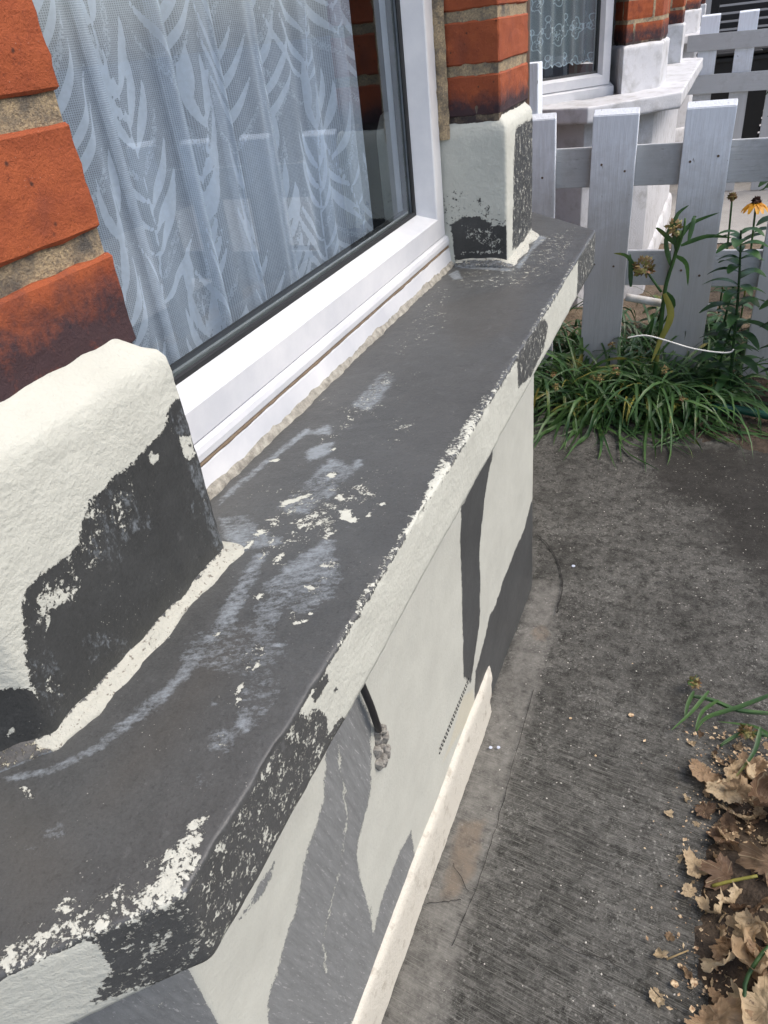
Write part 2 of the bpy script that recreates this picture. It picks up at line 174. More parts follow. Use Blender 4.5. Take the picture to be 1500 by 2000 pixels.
PTS = {
  'crack1': [(-0.026,1.137,0.0),(-0.023,0.968,0.0),(-0.019,0.807,0.0),(-0.017,0.691,0.0),(-0.021,0.573,0.0),(-0.03,0.466,0.0)],
  'crack2': [(-0.17,1.811,0.0),(-0.098,1.728,0.0),(-0.045,1.607,0.0),(-0.034,1.535,0.0),(-0.028,1.443,0.0)],
  'crack3': [(0.115,0.547,0.0),(0.185,0.533,0.0),(0.259,0.536,0.0),(0.342,0.508,0.0),(0.377,0.495,0.0)],
  'crack4': [(-0.103,0.525,0.0),(-0.07,0.54,0.0),(-0.043,0.555,0.0)],
  'crack5': [(-0.08,0.621,0.0),(-0.033,0.575,0.0)],
  'weed1': [(0.085,2.98,0.016),(0.089,2.98,0.298),(0.091,2.98,0.472),(0.113,2.98,0.595),(0.121,2.98,0.692)],
  'weed1b': [(0.077,2.98,0.45),(0.028,2.98,0.513),(0.009,2.98,0.543)],
  'weed1leaf': [[(0.114,2.98,0.614),(0.098,2.98,0.731),(0.142,2.98,0.777)],[(0.119,2.98,0.654),(0.159,2.98,0.711),(0.254,2.98,0.747)],[(0.131,2.98,0.634),(0.22,2.98,0.663),(0.312,2.98,0.652)],[(0.116,2.98,0.595),(0.159,2.98,0.555),(0.174,2.98,0.463)],[(0.093,2.98,0.451),(0.129,2.98,0.388),(0.081,2.98,0.276)],[(-0.022,2.98,0.512),(-0.068,2.98,0.584),(-0.129,2.98,0.594)],[(0.116,2.98,0.634),(0.05,2.98,0.683),(0.026,2.98,0.693)],[(0.102,2.98,0.554),(0.072,2.98,0.654),(0.107,2.98,0.759)],[(0.157,2.98,0.653),(0.166,2.98,0.73),(0.171,2.98,0.729)],[(-0.045,2.98,0.469),(-0.056,2.98,0.553),(-0.063,2.98,0.594)]],
  'weed2': [(0.395,2.95,-0.042),(0.381,2.95,0.19),(0.367,2.95,0.405),(0.352,2.95,0.565),(0.336,2.95,0.697)],
  'weed3': [(0.497,2.9,0.174),(0.459,2.9,0.343),(0.416,2.9,0.503),(0.44,2.9,0.617)],
  'string': [(-0.02,2.75,0.338),(0.047,2.75,0.351),(0.125,2.75,0.334),(0.222,2.75,0.307),(0.315,2.75,0.295),(0.36,2.75,0.297),(0.372,2.75,0.31)],
  'flower': (0.408,3.9,0.583),
  'flower2': (0.301,4.0,0.585),
  'pipe': [(-0.089,3.25,0.335),(0.063,3.25,0.311),(0.108,3.25,0.298),(0.256,3.25,0.297),(0.298,3.25,0.294)],
  'hose': [(0.34,2.833,0.02),(0.427,2.829,0.02),(0.54,2.794,0.02),(0.648,2.778,0.02)],
  'darkdrain': (-0.212,2.6,0.53),
  'post': [(-0.521,3.2,1.275),(-0.488,3.2,1.276),(-0.505,3.2,1.12)],
  'f2': [(-0.071,7.0,1.289),(0.068,7.0,1.275),(-0.141,7.0,1.141),(-0.138,7.0,1.028),(-0.119,7.0,0.87),(-0.103,7.0,0.732),(0.197,7.0,1.287),(0.331,7.0,1.273),(0.406,7.0,1.135),(0.425,7.0,1.022),(0.456,7.0,0.841),(0.478,7.0,0.708)],
  'leaves': [(0.355,1.013,0.02),(0.415,0.964,0.02),(0.476,0.984,0.02),(0.517,1.052,0.02),(0.518,1.14,0.02),(0.401,0.932,0.02),(0.496,0.865,0.02),(0.514,0.848,0.02),(0.374,0.788,0.02),(0.45,0.78,0.02),(0.357,0.748,0.02),(0.379,0.874,0.02),(0.486,0.631,0.02),(0.511,0.578,0.02),(0.431,0.523,0.02),(0.47,0.589,0.02),(0.495,0.712,0.02),(0.51,0.536,0.02),(0.463,0.518,0.02),(0.424,0.48,0.02)],
  'chips': [(0.217,1.125,0.0),(0.08,1.071,0.0),(0.155,0.979,-0.0),(0.326,0.88,0.0),(0.2,1.299,0.0),(0.336,0.578,0.0),(0.355,0.599,0.0),(0.369,0.571,0.0),(0.363,0.537,0.0),(0.394,0.551,0.0),(0.344,0.496,0.0),(0.358,0.761,0.0),(0.371,0.721,0.0),(0.36,0.635,0.0),(0.387,0.684,0.0),(0.41,0.682,0.0),(0.407,0.651,0.0),(0.446,0.685,0.0),(0.421,0.738,0.0),(0.28,1.342,0.0),(0.138,1.224,0.0)],
  'bluedrops': [(-0.022,1.668,0.0),(-0.084,0.927,0.0),(-0.066,0.933,-0.0)],
  'sprig': [[(0.519,1.202,0.02),(0.453,1.19,0.02),(0.395,1.205,0.02),(0.349,1.207,0.02)],[(0.519,1.227,0.02),(0.453,1.182,0.02),(0.386,1.145,0.02),(0.365,1.115,0.02)],[(0.348,1.216,0.02),(0.341,1.24,0.02),(0.358,1.293,0.02)],[(0.351,1.2,0.02),(0.34,1.163,0.02),(0.339,1.13,0.02)],[(0.384,1.21,0.02),(0.352,1.15,0.02),(0.31,1.092,0.02)],[(0.407,1.187,0.02),(0.375,1.157,0.02),(0.363,1.114,0.02)],[(0.518,1.132,0.02),(0.464,1.123,0.02),(0.417,1.074,0.02)],[(0.497,1.133,0.02),(0.486,1.07,0.02),(0.447,0.995,0.02)],[(0.518,1.11,0.02),(0.486,1.145,0.02),(0.409,1.152,0.02)]],
}
# ------------------------------------------------------------------ helpers
q = 2**-.5
T8 = math.tan(R(22.5))
def tag(o, label=None, cat=None, group=None, kind=None):
    if label: o['label'] = label
    if cat: o['category'] = cat
    if group: o['group'] = group
    if kind: o['kind'] = kind
    return o
def empty(name, loc=(0, 0, 0), parent=None):
    o = bpy.data.objects.new(name, None); COL.objects.link(o); o.location = loc; o.empty_display_size = .05
    if parent: o.parent = parent
    return o
def link(name, verts, faces, mat, parent=None, smooth=True, attrs=None, loc=None):
    me = bpy.data.meshes.new(name)
    me.from_pydata([tuple(v) for v in verts], [], [tuple(f) for f in faces])
    if smooth: me.polygons.foreach_set('use_smooth', [True]*len(me.polygons))
    for k, a in (attrs or {}).items():
        at = me.attributes.new(k, 'FLOAT_COLOR', 'POINT')
        at.data.foreach_set('color', np.asarray(a, np.float32).ravel())
    me.materials.append(mat); me.update()
    o = bpy.data.objects.new(name, me); COL.objects.link(o)
    if parent: o.parent = parent
    if loc is not None: o.location = loc
    return o
class MB:
    """collects shapes for ONE mesh"""
    def __init__(s): s.v = []; s.f = []
    def add(s, v, f):
        n = len(s.v); s.v += [tuple(p) for p in v]; s.f += [tuple(i+n for i in g) for g in f]; return s
    def box(s, c, d, rz=0, b=.0, tilt=None):
        hx, hy, hz = d[0]/2, d[1]/2, d[2]/2
        M = Matrix.Rotation(rz, 3, 'Z')
        if tilt: M = M @ Matrix.Rotation(tilt, 3, 'Y')
        if b <= 0:
            P = [(x, y, z) for z in (-hz, hz) for x, y in ((-hx, -hy), (hx, -hy), (hx, hy), (-hx, hy))]
            Fs = [(3, 2, 1, 0), (4, 5, 6, 7), (0, 1, 5, 4), (1, 2, 6, 5), (2, 3, 7, 6), (3, 0, 4, 7)]
        else:
            b = min(b, hx*.9, hy*.9, hz*.9); P = []; Fs = []
            for z, k in ((-hz, b), (-hz+b, 0), (hz-b, 0), (hz, b)):
                X, Y = hx-k, hy-k; e = b*.6 if k == 0 else 0
                P += [(-X+e, -Y, z), (X-e, -Y, z), (X, -Y+e, z), (X, Y-e, z), (X-e, Y, z), (-X+e, Y, z), (-X, Y-e, z), (-X, -Y+e, z)]
            for i in range(3):
                for j in range(8): Fs.append((i*8+j, i*8+(j+1) % 8, (i+1)*8+(j+1) % 8, (i+1)*8+j))
            Fs += [tuple(range(7, -1, -1)), tuple(range(24, 32))]
        C = Vector(c); return s.add([C + M @ Vector(p) for p in P], Fs)
    def tube(s, pts, r, n=8, r1=None):
        pts = [Vector(p) for p in pts]; N = len(pts); V = []; F = []
        for i, p in enumerate(pts):
            d = (pts[min(i+1, N-1)] - pts[max(i-1, 0)]).normalized()
            a = d.orthogonal().normalized() if i == 0 else (a - d*a.dot(d)).normalized()
            b = d.cross(a); rr = r if r1 is None else r + (r1-r)*i/(N-1)
            V += [p + (a*math.cos(t)+b*math.sin(t))*rr for t in [k*2*math.pi/n for k in range(n)]]
        for i in range(N-1):
            for k in range(n): F.append((i*n+k, i*n+(k+1) % n, (i+1)*n+(k+1) % n, (i+1)*n+k))
        F += [tuple(range(n-1, -1, -1)), tuple(range((N-1)*n, N*n))]
        return s.add(V, F)
    def ribbon(s, pts, w, fold=.35, up=(0, 0, 1), prof=None, roll=0.):
        """leaf blade along a curve: three verts across, tapering to the tip"""
        pts = [Vector(p) for p in pts]; N = len(pts); V = []; F = []
        for i, p in enumerate(pts):
            d = (pts[min(i+1, N-1)] - pts[max(i-1, 0)]).normalized(); t = i/(N-1)
            side = d.cross(Vector(up))
            side = side.normalized() if side.length > 1e-4 else Vector((1, 0, 0))
            side = Matrix.Rotation(roll*t + roll*.3, 3, d) @ side; nn = side.cross(d)
            h = w*.5*(prof(t) if prof else (min(1, .45+2.2*t))*(1-t**2.2)**.8)
            V += [p - side*h + nn*h*fold, p, p + side*h + nn*h*fold]
        for i in range(N-1):
            a = i*3; F += [(a, a+1, a+4, a+3), (a+1, a+2, a+5, a+4)]
        return s.add(V, F)
    def build(s, name, mat, parent=None, smooth=False, loc=None):
        return link(name, s.v, s.f, mat, parent, smooth, loc=loc)
def smoothpath(P, n=4):
    P = [Vector(p) for p in P]; out = []
    for i in range(len(P)-1):
        a, b, c, d = P[max(i-1, 0)], P[i], P[i+1], P[min(i+2, len(P)-1)]
        for k in range(n):
            t = k/n; out.append(.5*((2*b)+(c-a)*t+(2*a-5*b+4*c-d)*t*t+(3*b-a-3*c+d)*t**3))
    return out + [P[-1]]
# sweep of a profile (outward offset, z) along a plan path; outward is to the right of travel
def off_poly(P, o):
    P = [Vector(p) for p in P]; n = len(P); out = []
    D = [(P[i+1]-P[i]).normalized() for i in range(n-1)]
    for i in range(n):
        n0 = Vector((D[max(i-1, 0)].y, -D[max(i-1, 0)].x)); n1 = Vector((D[min(i, n-2)].y, -D[min(i, n-2)].x))
        m = n0+n1; m = m/(m.dot(n1)) if i not in (0, n-1) else n1 if i == 0 else n0
        out.append(P[i]+m*o)
    return out
def sweep(path, prof, ds=.006, r=.005, nr=3):
    L = [(Vector(path[i+1])-Vector(path[i])).length for i in range(len(path)-1)]
    dl = ds if isinstance(ds, (list, tuple)) else [ds]*len(L)
    N = [max(2, int(l/d)+1) for l, d in zip(L, dl)]
    V = []; seg = None
    for o, z in prof:
        Q = off_poly(path, o); row = []; sg = []
        for i in range(len(L)):
            d = (Q[i+1]-Q[i]).normalized()
            a = Q[i]+d*(r if i > 0 else 0); b = Q[i+1]-d*(r if i < len(L)-1 else 0)
            for k in range(N[i]): row.append(a.lerp(b, k/(N[i]-1))); sg.append(i)
            if i < len(L)-1:
                d2 = (Q[i+2]-Q[i+1]).normalized(); c = Q[i+1]+d2*r
                for k in range(1, nr+1):
                    t = k/(nr+1); row.append(b*(1-t)**2+Q[i+1]*2*t*(1-t)+c*t*t); sg.append(i if t < .5 else i+1)
        V.append([(p.x, p.y, z) for p in row]); seg = sg
    return np.array(V).transpose(1, 0, 2), np.array(seg)      # [path, prof, 3]
def gridfaces(a, b, flip=False):
    i = np.arange(a-1)[:, None]*b+np.arange(b-1)[None]; i = i.ravel()
    f = np.stack([i, i+b, i+b+1, i+1], 1)
    return (f[:, ::-1] if flip else f).tolist()
def normals(V):
    du = np.gradient(V, axis=0); dv = np.gradient(V, axis=1); n = np.cross(dv, du)
    return n/(np.linalg.norm(n, axis=2, keepdims=True)+1e-9)
def nz(P, s, oct=3, seed=0.):
    f = mnoise.fractal; sh = P.reshape(-1, 3)*s+seed*7.31
    return np.array([f(Vector(p), .9, 2.1, oct) for p in sh]).reshape(P.shape[:-1])
def sdpoly(x, y, poly):
    P = np.array(poly); n = len(P); d = np.full(x.shape, 1e9); ins = np.zeros(x.shape, bool)
    for i in range(n):
        a = P[i]; b = P[(i+1) % n]; e = b-a; L = e@e+1e-12
        t = np.clip(((x-a[0])*e[0]+(y-a[1])*e[1])/L, 0, 1)
        d = np.minimum(d, (x-a[0]-t*e[0])**2+(y-a[1]-t*e[1])**2)
        c = ((a[1] > y) != (b[1] > y))
        with np.errstate(divide='ignore', invalid='ignore'):
            ins ^= c & (x < (b[0]-a[0])*(y-a[1])/(b[1]-a[1]+1e-15)+a[0])
    return np.sqrt(d)*np.where(ins, 1, -1)
def paint(surf, X, Y, out, sel):
    """patches of wear fixed to a surface: out[...,5] fields (cream, blue, brown, dark, darker)"""
    for s, c, v, w, poly in PATCHES:
        if s != surf: continue
        x = X[sel]; y = Y[sel]; p = np.array(poly); m = w*.001*2
        k = (x > p[:, 0].min()-m) & (x < p[:, 0].max()+m) & (y > p[:, 1].min()-m) & (y < p[:, 1].max()+m)
        if not k.any(): continue
        f = sdpoly(x[k], y[k], poly); w_ = w*.001
        g = np.minimum(v, .5+f/(2*w_)) if v >= .5 else v*np.clip(1+f/w_, 0, 1)
        idx = np.flatnonzero(sel.ravel())[k]
        flat = out.reshape(-1, 5)
        flat[idx, c] = np.maximum(flat[idx, c], g)
# ------------------------------------------------------------------ materials
def newmat(name):
    m = bpy.data.materials.new(name); m.use_nodes = True; t = m.node_tree; t.nodes.clear()
    o = t.nodes.new('ShaderNodeOutputMaterial'); b = t.nodes.new('ShaderNodeBsdfPrincipled'); t.links.new(b.outputs[0], o.inputs[0])
    return m, t, b, o
class N:
    def __init__(s, t): s.t = t; s.co = None
    def node(s, typ, **k):
        n = s.t.nodes.new(typ)
        for a, b in k.items(): setattr(n, a, b)
        return n
    def put(s, sock, v):
        if isinstance(v, bpy.types.NodeSocket): s.t.links.new(v, sock)
        else:
            if sock.type == 'RGBA' and len(v) == 3: v = (*v, 1)
            sock.default_value = v
    def obj(s):
        if not s.co: s.co = s.node('ShaderNodeTexCoord').outputs['Object']
        return s.co
    def map(s, scale=(1, 1, 1), rot=(0, 0, 0), loc=(0, 0, 0)):
        n = s.node('ShaderNodeMapping')
        if any(rot) and scale != (1, 1, 1): n.vector_type = 'TEXTURE'; scale = tuple(1/k for k in scale)
        s.put(n.inputs[0], s.obj()); n.inputs['Scale'].default_value = scale; n.inputs['Rotation'].default_value = rot; n.inputs['Location'].default_value = loc
        return n.outputs[0]
    def noise(s, scale, detail=4, rough=.6, vec=None, dist=0):
        n = s.node('ShaderNodeTexNoise'); s.put(n.inputs['Vector'], vec or s.obj()); n.inputs['Scale'].default_value = scale; n.inputs['Detail'].default_value = detail; n.inputs['Roughness'].default_value = rough; n.inputs['Distortion'].default_value = dist
        return n.outputs[0]
    def vor(s, scale, feat='F1', vec=None, rnd=1.):
        n = s.node('ShaderNodeTexVoronoi', feature=feat); s.put(n.inputs['Vector'], vec or s.obj()); n.inputs['Scale'].default_value = scale; n.inputs['Randomness'].default_value = rnd
        return n.outputs[0]
    def m(s, op, a, b=0., c=0., clamp=False):
        n = s.node('ShaderNodeMath', operation=op, use_clamp=clamp)
        for i, v in enumerate((a, b, c)): s.put(n.inputs[i], v)
        return n.outputs[0]
    def ramp(s, f, a, b, c=0., d=1.):
        n = s.node('ShaderNodeMapRange'); n.clamp = True; s.put(n.inputs[0], f)
        for i, v in enumerate((a, b, c, d)): s.put(n.inputs[i+1], v)
        return n.outputs[0]
    def mix(s, f, a, b, mode='MIX'):
        n = s.node('ShaderNodeMix', data_type='RGBA', blend_type=mode); s.put(n.inputs[0], f); s.put(n.inputs[6], a); s.put(n.inputs[7], b)
        return n.outputs[2]
    def bump(s, h, dist=.001, st=1., nrm=None):
        n = s.node('ShaderNodeBump'); s.put(n.inputs['Height'], h); n.inputs['Distance'].default_value = dist; n.inputs['Strength'].default_value = st
        if nrm is not None: s.put(n.inputs['Normal'], nrm)
        return n.outputs[0]
    def attr(s, name):
        n = s.node('ShaderNodeAttribute', attribute_name=name); return n
def painted(name, dark=(.046, .048, .0475), cream=(.53, .54, .475), A=.6, K=26, sc=1., streak=None, rough=.62, stip=1., dirt=.25, mid=(.172, .180, .180)):
    """cream masonry paint worn and patched with grey; attribute 'wear' = cream, blue wash, brown, mid-grey"""
    m, t, b, o = newmat(name); n = N(t)
    at = n.attr('wear'); sep = n.node('ShaderNodeSeparateColor'); n.put(sep.inputs[0], at.outputs['Color'])
    c, bl, br = sep.outputs; md = at.outputs['Alpha']
    v = n.map(scale=streak[0], rot=streak[1]) if streak else None
    n1 = n.noise(80*sc, 9, .74, v, .4) if stip > .5 else n.noise(34, 10, .78, n.map((1, 1, .45)), .5); n2 = n.noise(330*sc, 4, .65, v)
    nn = n.m('ADD', n.m('MULTIPLY', n1, .62), n.m('MULTIPLY', n2, .38)); nn = n.m('SUBTRACT', nn, .5)
    mc = n.m('MULTIPLY_ADD', n.m('ADD', n.m('MULTIPLY_ADD', nn, A*2, c), -.5), K, .5, clamp=True)
    n3 = n.m('SUBTRACT', n.m('ADD', n.m('MULTIPLY', n.noise(55, 10, .78, n.map((1, 3.2, 1), (0, 0, .5)), .3), .6), n.m('MULTIPLY', n.noise(210, 6, .75), .4)), .5)
    mb = n.ramp(n.m('MULTIPLY_ADD', n3, 2.0, bl), .44, .78, 0, .55)
    mm = n.ramp(n.m('MULTIPLY_ADD', nn, .3, md), .44, .56)
    big = n.noise(6, 5, .62); fine = n.noise(900, 2, .6); mid_ = n.noise(45, 4, .65)
    dcol = n.mix(n.ramp(big, .3, .7), dark, tuple(x*1.5+.004 for x in dark))
    dcol = n.mix(n.ramp(mid_, .42, .75, 0, .35), dcol, tuple(x*1.7+.008 for x in dark))
    dcol = n.mix(n.ramp(n.noise(420, 5, .8), .40, .68, 0, .42), dcol, tuple(x*2.0+.015 for x in dark)); dcol = n.mix(n.ramp(n.noise(260, 5, .8, n.map((1, 1, 1), (0, 0, 0), (2, 5, 1))), .55, .66, 0, .5), dcol, tuple(x*.5 for x in dark))
    dcol = n.mix(n.ramp(n.noise(60, 9, .82, n.map((1, 1, 1), (0, 0, .6), (3, 3, 3))), .57, .68, 0, .35), dcol, (.16, .165, .165)); dcol = n.mix(n.ramp(br, .2, .8, 0, .35), dcol, (.085, .075, .062))
    mcol = n.mix(n.ramp(n.noise(120, 8, .8, n.map((1, 1, .09), (.25, 0, 0))), .36, .66), tuple(x*.86 for x in mid), tuple(x*1.28 for x in mid))
    mcol = n.mix(n.ramp(n.noise(300, 4, .7, n.map((1, 1, .12), (.3, 0, 0))), .60, .66, 0, .6), mcol, (.44, .44, .43))
    dcol = n.mix(mm, dcol, mcol)
    dcol = n.mix(mb, dcol, (.34, .385, .42))
    spk = n.ramp(n.vor(210), .06, .11, 1, 0); spk = n.m('MULTIPLY', spk, n.ramp(n.noise(20, 3), .5, .62))
    dcol = n.mix(n.m('MULTIPLY', spk, .7), dcol, (.5, .49, .44))
    ccol = n.mix(n.ramp(n.noise(9, 6, .7), .35, .75, 0, 1), cream, tuple(x*.86 for x in cream))
    pit = n.m('MULTIPLY', n.ramp(n.noise(180, 4, .7), .66-.07*min(dirt, 1.3), .74-.07*min(dirt, 1.3)), dirt*2.)
    ccol = n.mix(n.m('MINIMUM', pit, 1.), ccol, (.16, .145, .12))
    ccol = n.mix(n.ramp(br, .3, .9, 0, .5), ccol, (.55, .49, .33))
    edge = n.ramp(n.m('ABSOLUTE', n.m('SUBTRACT', mc, .42)), 0, .42, .5, 0)
    col = n.mix(mc, dcol, ccol); col = n.mix(edge, col, (.07, .066, .06))
    n.put(b.inputs['Base Color'], col)
    n.put(b.inputs['Roughness'], n.m('ADD', n.m('MULTIPLY_ADD', mid_, .16, .36), n.m('MULTIPLY', n.m('MAXIMUM', mc, mm), .25))); b.inputs['Specular IOR Level'].default_value = .5
    h = n.m('ADD', n.m('MULTIPLY', mc, .35), n.m('MULTIPLY', n.noise(150, 5, .62, v), n.m('MULTIPLY_ADD', mc, .9*stip-.2, .55)))
    h = n.m('ADD', h, n.m('MULTIPLY', fine, .12))
    h = n.m('ADD', h, n.m('MULTIPLY', n.noise(38, 3, .5), .3*stip))
    n.put(b.inputs['Normal'], n.bump(h, .0016, .8))
    return m
def simple(name, col, rough=.5, var=.12, sc=20, bump=0., bsc=200, metal=0., spec=.5, col2=None, stretch=None, thr=(.35, .7)):
    m, t, b, o = newmat(name); n = N(t); v = n.map(scale=stretch) if stretch else None
    c2 = col2 or tuple(x*(1-var*2) for x in col)
    n.put(b.inputs['Base Color'], n.mix(n.ramp(n.noise(sc, 6, .65, v), *thr), col, c2))
    b.inputs['Roughness'].default_value = rough; b.inputs['Metallic'].default_value = metal; b.inputs['Specular IOR Level'].default_value = spec
    if bump: n.put(b.inputs['Normal'], n.bump(n.noise(bsc, 5, .65, v), bump, 1.))
    return m
def leafmat(name, col, col2, trans=.35, rough=.45, sc=14, dry=None):
    m, t, b, o = newmat(name); n = N(t)
    oi = n.node('ShaderNodeObjectInfo').outputs['Random']
    c = n.mix(n.ramp(n.noise(sc, 4, .6), .35, .65), col, col2)
    if dry: c = n.mix(n.ramp(n.noise(sc*.5, 3, .6, n.map((1, 1, 1), (0, 0, 0), (3, 1, 2))), .62, .7), c, dry)
    c = n.mix(n.m('MULTIPLY', oi, .35), c, tuple(x*.5 for x in col2))
    n.put(b.inputs['Base Color'], c); b.inputs['Roughness'].default_value = rough
    n.put(b.inputs['Normal'], n.bump(n.noise(160, 3, .6), .0008, .8))
    tr = n.node('ShaderNodeBsdfTranslucent'); n.put(tr.inputs[0], c)
    mx = n.node('ShaderNodeMixShader'); mx.inputs[0].default_value = trans
    t.links.new(b.outputs[0], mx.inputs[1]); t.links.new(tr.outputs[0], mx.inputs[2]); t.links.new(mx.outputs[0], o.inputs[0])
    return m
M_ = {}
M_['sill'] = painted('worn_sill_paint', A=.72, K=24)
M_['plaster'] = painted('plaster_paint', dark=(.026, .0275, .027), A=.72, K=22, stip=1.3, dirt=.1)
M_['wallp'] = painted('bay_wall_paint', dark=(.040, .0425, .043), A=1.15, K=30, stip=.45, dirt=.06, cream=(.50, .51, .455))
M_['plinth'] = simple('plinth_paint', (.55, .53, .46), .7, .1, 34, .0026, 130, col2=(.27, .24, .19), thr=(.55, .78))
M_['fillet'] = painted('caulk_fillet', A=.6, cream=(.44, .44, .38), stip=2.2, dirt=.9)
M_['upvc'] = simple('white_upvc', (.53, .55, .58), .3, .02, 6, .0002, 60, col2=(.70, .71, .72))
M_['groove'] = simple('groove_dirt', (.20, .15, .10), .8, .2, 60)
M_['sealant'] = simple('sandy_sealant', (.40, .385, .33), .85, .2, 90, .002, 300, col2=(.15, .14, .12))
M_['gasket'] = simple('black_gasket', (.012, .013, .014), .4, .1)
M_['spacer'] = simple('spacer_bar', (.22, .25, .25), .35, .1, 30, metal=.4)
M_['dark'] = simple('dark_interior', (.035, .037, .04), .9, .1)
def brickmat(name, stain):
    m, t, b, o = newmat(name); n = N(t)
    at = n.attr('wear'); sp = n.node('ShaderNodeSeparateColor'); n.put(sp.inputs[0], at.outputs['Color']); mort, soot, rnd = sp.outputs
    c = n.mix(n.ramp(n.noise(22, 6, .65), .3, .7), (.40, .105, .036), (.25, .058, .024))
    c = n.mix(n.ramp(n.noise(11, 4, .6), .56, .72, 0, .7), c, (.15, .05, .035))
    c = n.mix(n.m('MULTIPLY', rnd, .35), c, (.26, .07, .035))
    c = n.mix(n.ramp(n.noise(160, 6, .8), .56, .66, 0, .6), c, (.14, .035, .02)); c = n.mix(n.m('MULTIPLY', n.ramp(n.vor(60), .06, .14, .85, 0), n.ramp(n.noise(30), .45, .55)), c, (.05, .025, .02))
    c = n.mix(n.m('MULTIPLY', n.ramp(n.vor(160), .03, .05, 1, 0), .5), c, (.6, .55, .5))
    mo = n.mix(n.ramp(n.noise(300, 3, .7), .3, .7), (.58, .45, .27), (.22, .18, .13))
    mo = n.mix(n.ramp(n.noise(26, 4, .7), .48, .68), mo, (.13, .12, .105))
    c = n.mix(n.ramp(mort, .4, .6), c, mo)
    s = n.ramp(n.m('MULTIPLY_ADD', n.m('SUBTRACT', n.noise(24, 8, .75), .5), 1.5, soot), .3, .85, 0, .93)
    c = n.mix(s, c, stain)
    n.put(b.inputs['Base Color'], c); b.inputs['Roughness'].default_value = .78; b.inputs['Specular IOR Level'].default_value = .25
    h = n.m('ADD', n.m('MULTIPLY', n.noise(70, 7, .7), 1.3), n.m('MULTIPLY', n.noise(420, 4, .7), n.m('MULTIPLY_ADD', mort, 1.4, .6)))
    n.put(b.inputs['Normal'], n.bump(h, .0022, .9))
    return m
M_['brick'] = brickmat('red_brick', (.035, .028, .035))
M_['white_wall'] = simple('white_masonry', (.56, .57, .59), .65, .05, 12, .0016, 120, col2=(.34, .34, .33), thr=(.48, .75))
M_['white_wood'] = None
def woodmat(name, col, dirt, ax=2):
    m, t, b, o = newmat(name); n = N(t)
    v = n.map((1, 1, .06) if ax == 2 else (.06, 1, 1)); at = n.attr('grain'); oi = n.node('ShaderNodeObjectInfo').outputs['Random']
    g = n.noise(150, 4, .6, v); c = n.mix(n.ramp(g, .3, .75), col, tuple(x*.86 for x in col))
    c = n.mix(n.m('MULTIPLY', n.ramp(n.noise(11 if ax == 2 else 7, 9, .8, v if ax == 2 else None), .50, .70), .6), c, dirt)
    c = n.mix(n.ramp(n.noise(75, 7, .75, n.map((.6, 1, .22) if ax == 2 else (.14, 1, .8))), .60 if ax == 0 else .64, .68, 0, .8), c, tuple(x*.5 for x in dirt))
    zz = n.node('ShaderNodeSeparateXYZ'); n.put(zz.inputs[0], n.obj())
    lo = n.ramp(n.m('MULTIPLY_ADD', n.noise(12, 5, .7), -.5, zz.outputs[2]), -.2, .2, .75, 0)
    c = n.mix(lo, c, dirt)
    n.put(b.inputs['Base Color'], c); b.inputs['Roughness'].default_value = .6
    n.put(b.inputs['Normal'], n.bump(n.m('ADD', g, n.noise(14, 4)), .0018, .8))
    return m
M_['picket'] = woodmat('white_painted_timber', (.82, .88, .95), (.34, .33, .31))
M_['rail'] = woodmat('white_painted_rail', (.80, .86, .92), (.30, .30, .29), 0)
